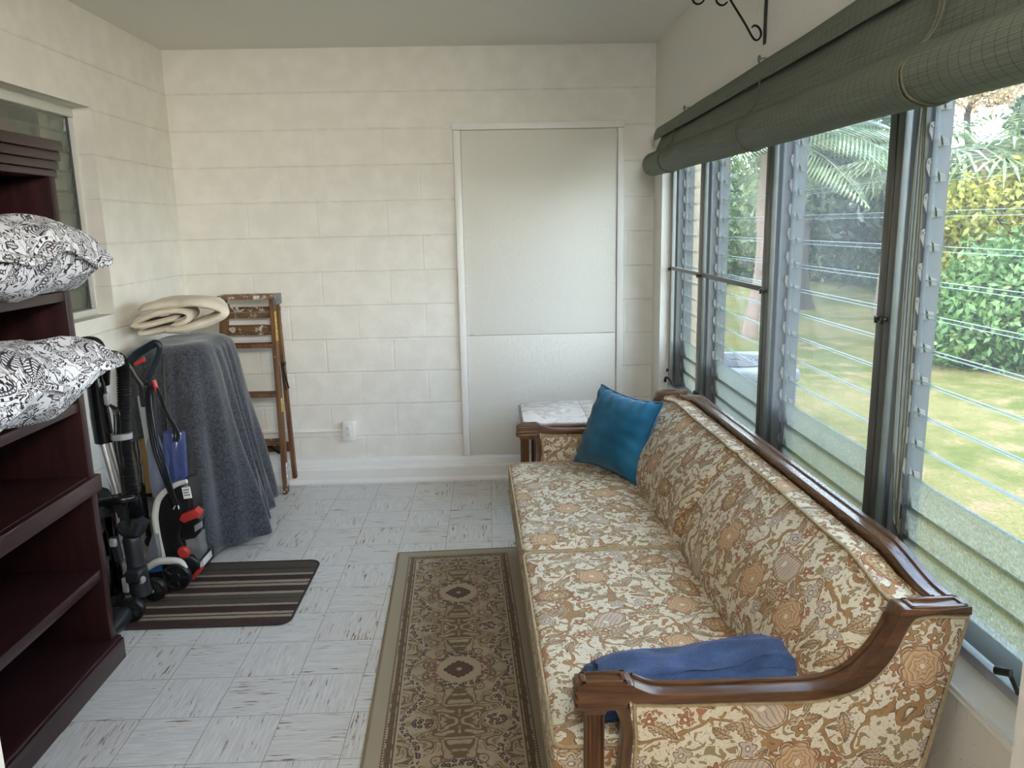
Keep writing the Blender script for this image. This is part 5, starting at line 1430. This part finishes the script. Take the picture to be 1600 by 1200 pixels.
LF_palm = leaf_mat('palm fronds', S(86, 104, 66), S(120, 132, 92), S(160, 166, 124))
def frond_mesh(name, top, n, length, mat, parent, seed, fan=False, up=0.5):
    r = random.Random(seed); vs = []; fs = []
    def quad(a, b, c, d):
        i = len(vs); vs.extend([a, b, c, d]); fs.append((i, i+1, i+2, i+3))
    off = Vector(parent.location)
    for k in range(n):
        az_ = 2*PI*k/n+r.uniform(-.3, .3); el = r.uniform(-0.35, 1.2)*up+0.2
        h_ = Vector((math.cos(az_), math.sin(az_), 0)); ln = length*r.uniform(0.75, 1.1)
        P_ = []
        for j in range(13):
            t = j/12; P_.append(Vector(top)+h_*(ln*t*math.cos(el))+Vector((0, 0, ln*(t*math.sin(el)-0.55*t*t))))
        if fan:
            c = P_[7]; fw = (P_[8]-P_[6]).normalized(); sd = fw.cross(Vector((0, 0, 1))).normalized()
            for q in range(13):
                a = (q-6)/6*1.7; d = (fw*math.cos(a)+sd*math.sin(a)); L_ = ln*0.5
                nrm_ = d.cross(fw.cross(sd)).normalized()*0.018
                e = c+d*L_+Vector((0, 0, -0.25*L_*r.uniform(.5, 1.2)))
                m_ = c+d*L_*0.6
                quad(c-nrm_*0.3, m_-nrm_*1.4, e, m_+nrm_*1.4)
            for a, b in zip(P_[:7], P_[1:8]):
                w = Vector((0, 0, 0.012)); quad(a-w, b-w, b+w, a+w)
        else:
            for j in range(1, 13):
                fw = (P_[j]-P_[j-1]).normalized(); sd = fw.cross(Vector((0, 0, 1))).normalized()
                w = sd*0.01; quad(P_[j-1]-w, P_[j]-w, P_[j]+w, P_[j-1]+w)
                for s_ in (-1, 1):
                    for q in range(3):
                        b = P_[j-1].lerp(P_[j], q/3); L_ = ln*0.30*math.sin(PI*min(0.97, (j-1+q/3)/12*0.85+0.14))
                        d = (sd*s_+fw*0.7+Vector((0, 0, -0.45))).normalized(); e = b+d*L_; ww = fw*0.018
                        quad(b-ww, b+d*L_*0.5-ww*1.3, e, b+d*L_*0.5+ww*1.3)
    me = bpy.data.meshes.new(name); me.from_pydata([tuple(v-off) for v in vs], [], fs); me.materials.append(mat)
    o = bpy.data.objects.new(name, me); COL.objects.link(o); o.parent = parent; return o
def tree(name, label, base, path, radii, blobs, n, size, leafm, seed, barkm=None, cat='tree', grp=None, **kw):
    t = thing(name, label, cat, (base[0], base[1], GZ), 0, grp)
    if path:
        bm = BM(); P_ = smooth_path([Vector(p_)-Vector(t.location) for p_ in path], 6); k = len(P_)
        R_ = [radii[0]+(radii[1]-radii[0])*(i/(k-1))**0.6 for i in range(k)]
        R_ = [r_*(1+0.10*mnoise.noise((i*1.7, 2, seed))) for i, r_ in enumerate(R_)]
        tube(bm, P_, R_, 14); obj('trunk', bm, barkm or M_bark, t)
    leaves('foliage', blobs, n, size, leafm, t, seed, **kw)
    return t
# palm with a pale trunk, seen through the second bay
Yp = az(1170, 527, GZ).y
pb = az(1170, 527, GZ)
pt = thing('palm_tree', 'palm with a pale ringed trunk in the lawn, seen through the second window bay', 'palm tree', (pb.x, pb.y, GZ))
path = [ay(1170, 532, Yp), ay(1176, 490, Yp), ay(1186, 435, Yp), ay(1191, 380, Yp), ay(1190, 330, Yp), ay(1196, 268, Yp), ay(1200, 225, Yp)]
bm = BM(); P_ = smooth_path([p_-Vector(pt.location) for p_ in path], 12); k = len(P_)
tube(bm, P_, [(0.098+0.035*max(0, 1-i/22))*(1.0 if i % 2 else 0.90)*(1-0.2*i/k) for i in range(k)], 16)
obj('trunk', bm, M_palmbark, pt, ang=80)
frond_mesh('fronds', ay(1200, 222, Yp), 26, 2.6, LF_palm, pt, 5)
# spreading dark tree with a flared trunk
tb_ = az(1252, 482, GZ); Yt = tb_.y
def bl3(px, py, Y, rx, ry, rz): p_ = ay(px, py, Y); return (p_.x, p_.y, p_.z, rx, ry, rz)
tree('shade_tree', 'dark leaved shade tree with a flared trunk, behind the hazy screen', tb_, [ay(1252, 484, Yt), ay(1250, 462, Yt), ay(1248, 430, Yt), ay(1250, 380, Yt), ay(1262, 320, Yt+0.5)], (0.28, 0.15),
     [bl3(1260, 330, Yt+1, 1.2, 1.2, 1.0), bl3(1310, 300, Yt+2, 1.6, 1.4, 1.3), bl3(1355, 340, Yt+2.5, 1.4, 1.2, 1.2), bl3(1300, 220, Yt+1.5, 1.6, 1.3, 0.9), bl3(1370, 250, Yt+2, 1.2, 1.2, 1.1), bl3(1240, 250, Yt+1.2, 1.0, 1.0, 0.8)],
     9000, 0.12, LF_dark, 11, shell=0.25)
# hedge of shrubs behind it
hg = 'shrubs along the far edge of the lawn'
for k, (px, Y, r, hgt) in enumerate([(1085, 18, 1.3, 1.4), (1125, 21, 1.5, 1.7), (1165, 18.5, 1.2, 1.5), (1205, 21.5, 1.4, 1.5), (1290, 18.5, 1.4, 1.3), (1335, 17.5, 1.3, 1.3), (1375, 16, 1.3, 1.2), (1410, 14.5, 1.2, 1.2)]):
    p_ = ay(px, 430, Y)
    tree('shrub', ['round shrub', 'tall shrub', 'bushy shrub'][k % 3]+' at the far edge of the lawn, '+['behind the narrow far bay', 'just beyond the first mullion', 'behind the palm trunk', 'beside the second mullion', 'behind the shade tree trunk',
         'in the middle of the hazy screen', 'before the last mullion', 'at the last mullion'][k], (p_.x, p_.y), None, None, [(p_.x, p_.y, GZ+hgt*0.9, r, r*0.8, hgt), (p_.x+0.6, p_.y, GZ+hgt*0.6, r*0.7, r*0.6, hgt*0.7)],
         2600, 0.10, [LF_mid, LF_dark, LF_mid, LF_dark][k % 4] if k < 4 else [LF_dark, LF_mid][k % 2], 30+k, cat='shrub', grp=hg, shell=0.4)
# tall trees behind
tg_ = 'tall trees behind the lawn'
for k, (px, py, Y, r, lm, n) in enumerate([(1075, 300, 26, 2.3, LF_mid, 4200), (1130, 330, 31, 2.4, LF_yel, 4000), (1165, 285, 37, 2.9, LF_mid, 3600), (1225, 330, 26, 2.0, LF_dark, 4000), (1300, 250, 31, 2.8, LF_dark, 5200), (1365, 270, 25, 2.2, LF_dark, 4800), (1420, 310, 20, 1.8, LF_mid, 4200)]):
    c = ay(px, py, Y)
    tree('tree', ['mid green tree', 'yellowish tree', 'airy green tree', 'dark tree', 'broad dark tree', 'dark leafy tree', 'green tree'][k]+' far beyond the lawn, '+['behind the beige post', 'left of the palm trunk top', 'above the palm fronds', 'behind the second mullion', 'above the shade tree', 'near the fan palm', 'behind the last mullion'][k],
         (c.x, c.y), [(c.x, c.y, GZ), (c.x+0.1, c.y, c.z*0.5), (c.x, c.y, c.z)], (0.3, 0.12),
         [(c.x, c.y, c.z, r, r*0.8, r*0.75), (c.x-r*0.6, c.y, c.z+0.7, r*0.6, r*0.6, r*0.5), (c.x+r*0.6, c.y, c.z-0.4, r*0.6, r*0.6, r*0.6), (c.x, c.y, c.z-r*0.8, r*0.8, r*0.7, r*0.6)], n, 0.15, lm, 60+k, grp=tg_, shell=0.3)
# fan palms
for k, (px, py, Y, ln, sd) in enumerate([(1395, 262, 9.6, 1.25, 3), (1535, 235, 6.5, 1.35, 9)]):
    c = ay(px, py, Y)
    f_ = thing('fan_palm', ['fan palm with feathery pale fronds beside the last mullion', 'fan palm with drooping fronds above the yellow bush'][k], 'palm tree', (c.x, c.y, GZ), 0, 'fan palms')
    bm = BM(); tube(bm, [(0, 0, 0), (0.05, 0, (c.z-GZ)*0.5), (0, 0, c.z-GZ)], [0.16, 0.12, 0.11], 12); obj('trunk', bm, M_palmbark, f_)
    frond_mesh('fronds', c, 34, ln, LF_palm, f_, sd, True, 0.7)
# bushes right outside the near bay
def bush(name, label, px, Y, blobs, n, size, lm, seed):
    p_ = ay(px, 560, Y)
    return tree(name, label, (p_.x, p_.y), [(p_.x, p_.y, GZ), (p_.x, p_.y, GZ+0.4), (p_.x+0.05, p_.y, GZ+0.8)], (0.06, 0.03), blobs, n, size, lm, seed, cat='bush', shell=0.35)
bush('bush', 'rounded fresh green bush at the edge of the lawn in the nearest bay', 1555, 4.4,
     [bl3(1530, 520, 4.5, 0.75, 0.6, 0.55), bl3(1590, 500, 4.3, 0.8, 0.7, 0.7), bl3(1545, 450, 4.6, 0.6, 0.6, 0.5), bl3(1650, 480, 4.4, 0.9, 0.7, 0.8), bl3(1600, 420, 4.7, 0.7, 0.6, 0.5)], 11000, 0.055, LF_bush, 101)
bush('bush', 'yellow green bush standing behind the rounded fresh green one', 1540, 5.6,
     [bl3(1515, 330, 5.6, 0.55, 0.5, 0.5), bl3(1570, 350, 5.7, 0.7, 0.5, 0.6), bl3(1535, 400, 5.8, 0.8, 0.6, 0.6), bl3(1630, 330, 5.7, 0.8, 0.6, 0.8)], 7000, 0.06, LF_yel, 102)
bush('bush', 'dark green hedge bush behind the yellow green bush', 1580, 7.5,
     [bl3(1500, 400, 7.6, 1.0, 0.8, 0.8), bl3(1580, 330, 7.8, 1.2, 0.8, 1.0), bl3(1680, 360, 7.8, 1.4, 0.9, 1.3), bl3(1600, 470, 7.4, 1.3, 0.8, 0.8)], 7000, 0.075, LF_mid, 103)
c = ay(1590, 260, 8.5)
tree('conifer', 'dark spiky conifer rising behind the fan palm', (c.x, c.y), [(c.x, c.y, GZ), (c.x, c.y, c.z), (c.x, c.y, c.z+0.9)], (0.14, 0.03),
     [(c.x, c.y, c.z+0.7, 0.25, 0.25, 0.4), (c.x, c.y, c.z+0.1, 0.55, 0.5, 0.35), (c.x, c.y, c.z-0.6, 0.75, 0.7, 0.4), (c.x, c.y, c.z-1.3, 0.9, 0.8, 0.45)], 3000, 0.09, LF_dark, 110, shell=0.5)
c = ay(1545, 165, 12)
tree('thin_tree', 'sparse tree with tan leaves against the sky above the nearest bay', (c.x, c.y), [(c.x, c.y, GZ), (c.x-0.2, c.y, c.z*0.6), (c.x-0.4, c.y, c.z), (c.x+0.6, c.y, c.z+0.5)], (0.16, 0.03),
     [(c.x-0.4, c.y, c.z+0.1, 0.8, 0.6, 0.3), (c.x+0.5, c.y, c.z+0.25, 0.9, 0.6, 0.35), (c.x+1.4, c.y, c.z+0.1, 0.7, 0.6, 0.4)], 1500, 0.06, LF_tan, 111, shell=0.2)

# air conditioner on its pad
M_acw = plain('pale grey enamel', S(98, 101, 106), 0.5, var=0.03)
ac = thing('air_conditioner', 'grey outdoor air conditioner unit standing on the lawn beside the house', 'air conditioner', (2.1, 1.92, GZ))
def rr2(hx_, hy_, r_, n_=6):
    o_ = []
    for i, (cx_, cy_) in enumerate(((hx_-r_, hy_-r_), (-hx_+r_, hy_-r_), (-hx_+r_, -hy_+r_), (hx_-r_, -hy_+r_))):
        for j in range(n_+1): a = PI/2*i+PI/2*j/n_; o_.append((cx_+r_*math.cos(a), cy_+r_*math.sin(a)))
    return o_
bm = BM(); prism(bm, rr2(0.46, 0.56, 0.05), 0.0, 0.05, 'z', 0.005); obj('pad', bm, plain('concrete pad', S(150, 148, 142), 0.9), ac)
bm = BM(); prism(bm, rr2(0.385, 0.485, 0.09), 0.05, 0.50, 'z', 0.01); cab = obj('cabinet', bm, M_acw, ac)
bm = BM()
for k in range(13): prism(bm, rr2(0.392, 0.492, 0.09), 0.09+k*0.030, 0.098+k*0.030, 'z')
obj('side_grille', bm, M_acw, cab)
bm = BM(); prism(bm, rr2(0.41, 0.51, 0.11), 0.50, 0.605, 'z', 0.025, 3); lid = obj('top_cover', bm, M_acw, ac)
bm = BM(); lathe(bm, [(0.33, 0.606), (0.33, 0.609), (0.29, 0.610), (0.285, 0.608)], 40); obj('fan_opening', bm, M_dark, lid)
bm = BM()
for r_ in (0.06, 0.11, 0.16, 0.21, 0.26, 0.31):
    tube(bm, [(r_*math.cos(2*PI*i/40), r_*math.sin(2*PI*i/40), 0.618) for i in range(40)], 0.004, 6, closed=True)
for k in range(8): tube(bm, [(0.05*math.cos(k*PI/4), 0.05*math.sin(k*PI/4), 0.617), (0.33*math.cos(k*PI/4), 0.33*math.sin(k*PI/4), 0.612)], 0.004, 6)
obj('fan_guard', bm, M_acw, lid)

# ------------------------------------------------------------------ light
ld = bpy.data.lights.new('added_fill_area', 'AREA'); lo = bpy.data.objects.new('added_fill_area', ld); COL.objects.link(lo)  # unseen area light added behind the camera as fill for the interior
pd = bpy.data.lights.new('added_fill_spot', 'SPOT'); po = bpy.data.objects.new('added_fill_spot', pd); COL.objects.link(po)  # added spot, out of view, brightens the left wall and ceiling
pd.energy = SPOT; pd.spot_size = math.radians(62); pd.spot_blend = 1.0; pd.shadow_soft_size = 0.35; pd.color = (1.0, 0.93, 0.83)
po.location = (0.70, -5.0, 2.35); po.rotation_euler = (Vector((-1.8, -0.75, 2.2))-po.location).to_track_quat('-Z', 'Y').to_euler()
ld.shape = 'DISK'; ld.size = 0.9; ld.energy = FILL; ld.color = (1.0, 0.96, 0.91); lo.location = (0.25, -5.3, 2.4); lo.rotation_euler = Vector((-0.9, 3.6, -0.1)).to_track_quat('-Z', 'Y').to_euler()
w = bpy.data.worlds.new('sky'); SC.world = w; w.use_nodes = True; T = w.node_tree; T.nodes.clear()
gcoord = V(T.nodes.new('ShaderNodeTexCoord').outputs['Generated'])
gx, gy, gz_ = sep(gcoord)
cl = noise(gcoord, 3.2, 5.0, 0.6)
skyc = mix(ss(gz_, 0.0, 0.6), S(222, 232, 250), S(176, 204, 248))
skyc = mix(ss(cl, 0.42, 0.62)*0.85, skyc, S(250, 252, 255))
skyc = mix(ss(gz_, -0.12, 0.0), S(150, 150, 130), skyc)
bg = T.nodes.new('ShaderNodeBackground'); put(bg.inputs[0], skyc); bg.inputs[1].default_value = SKY
ow = T.nodes.new('ShaderNodeOutputWorld'); T.links.new(bg.outputs[0], ow.inputs[0])
sd_ = bpy.data.lights.new('sun', 'SUN'); so = bpy.data.objects.new('sun', sd_); COL.objects.link(so)
sd_.energy = SUN; sd_.angle = 0.02; sd_.color = (1.0, 0.89, 0.72)
so.rotation_euler = Vector((0.30, 0.80, -0.85)).to_track_quat('-Z', 'Y').to_euler()
so.location = (3, -3, 8)
SC.view_settings.view_transform = 'Standard'; SC.view_settings.look = 'None'; SC.view_settings.gamma = 1.0
SC.view_settings.use_curve_mapping = False; SC.view_settings.exposure = EXPO
SC.cycles.max_bounces = 12; SC.cycles.diffuse_bounces = 6; SC.cycles.use_adaptive_sampling = True; SC.cycles.adaptive_threshold = 0.03; SC.cycles.transparent_max_bounces = 24
SC.cycles.use_denoising = True; SC.cycles.sample_clamp_indirect = 8.0
SC.cycles.caustics_reflective = False; SC.cycles.caustics_refractive = False
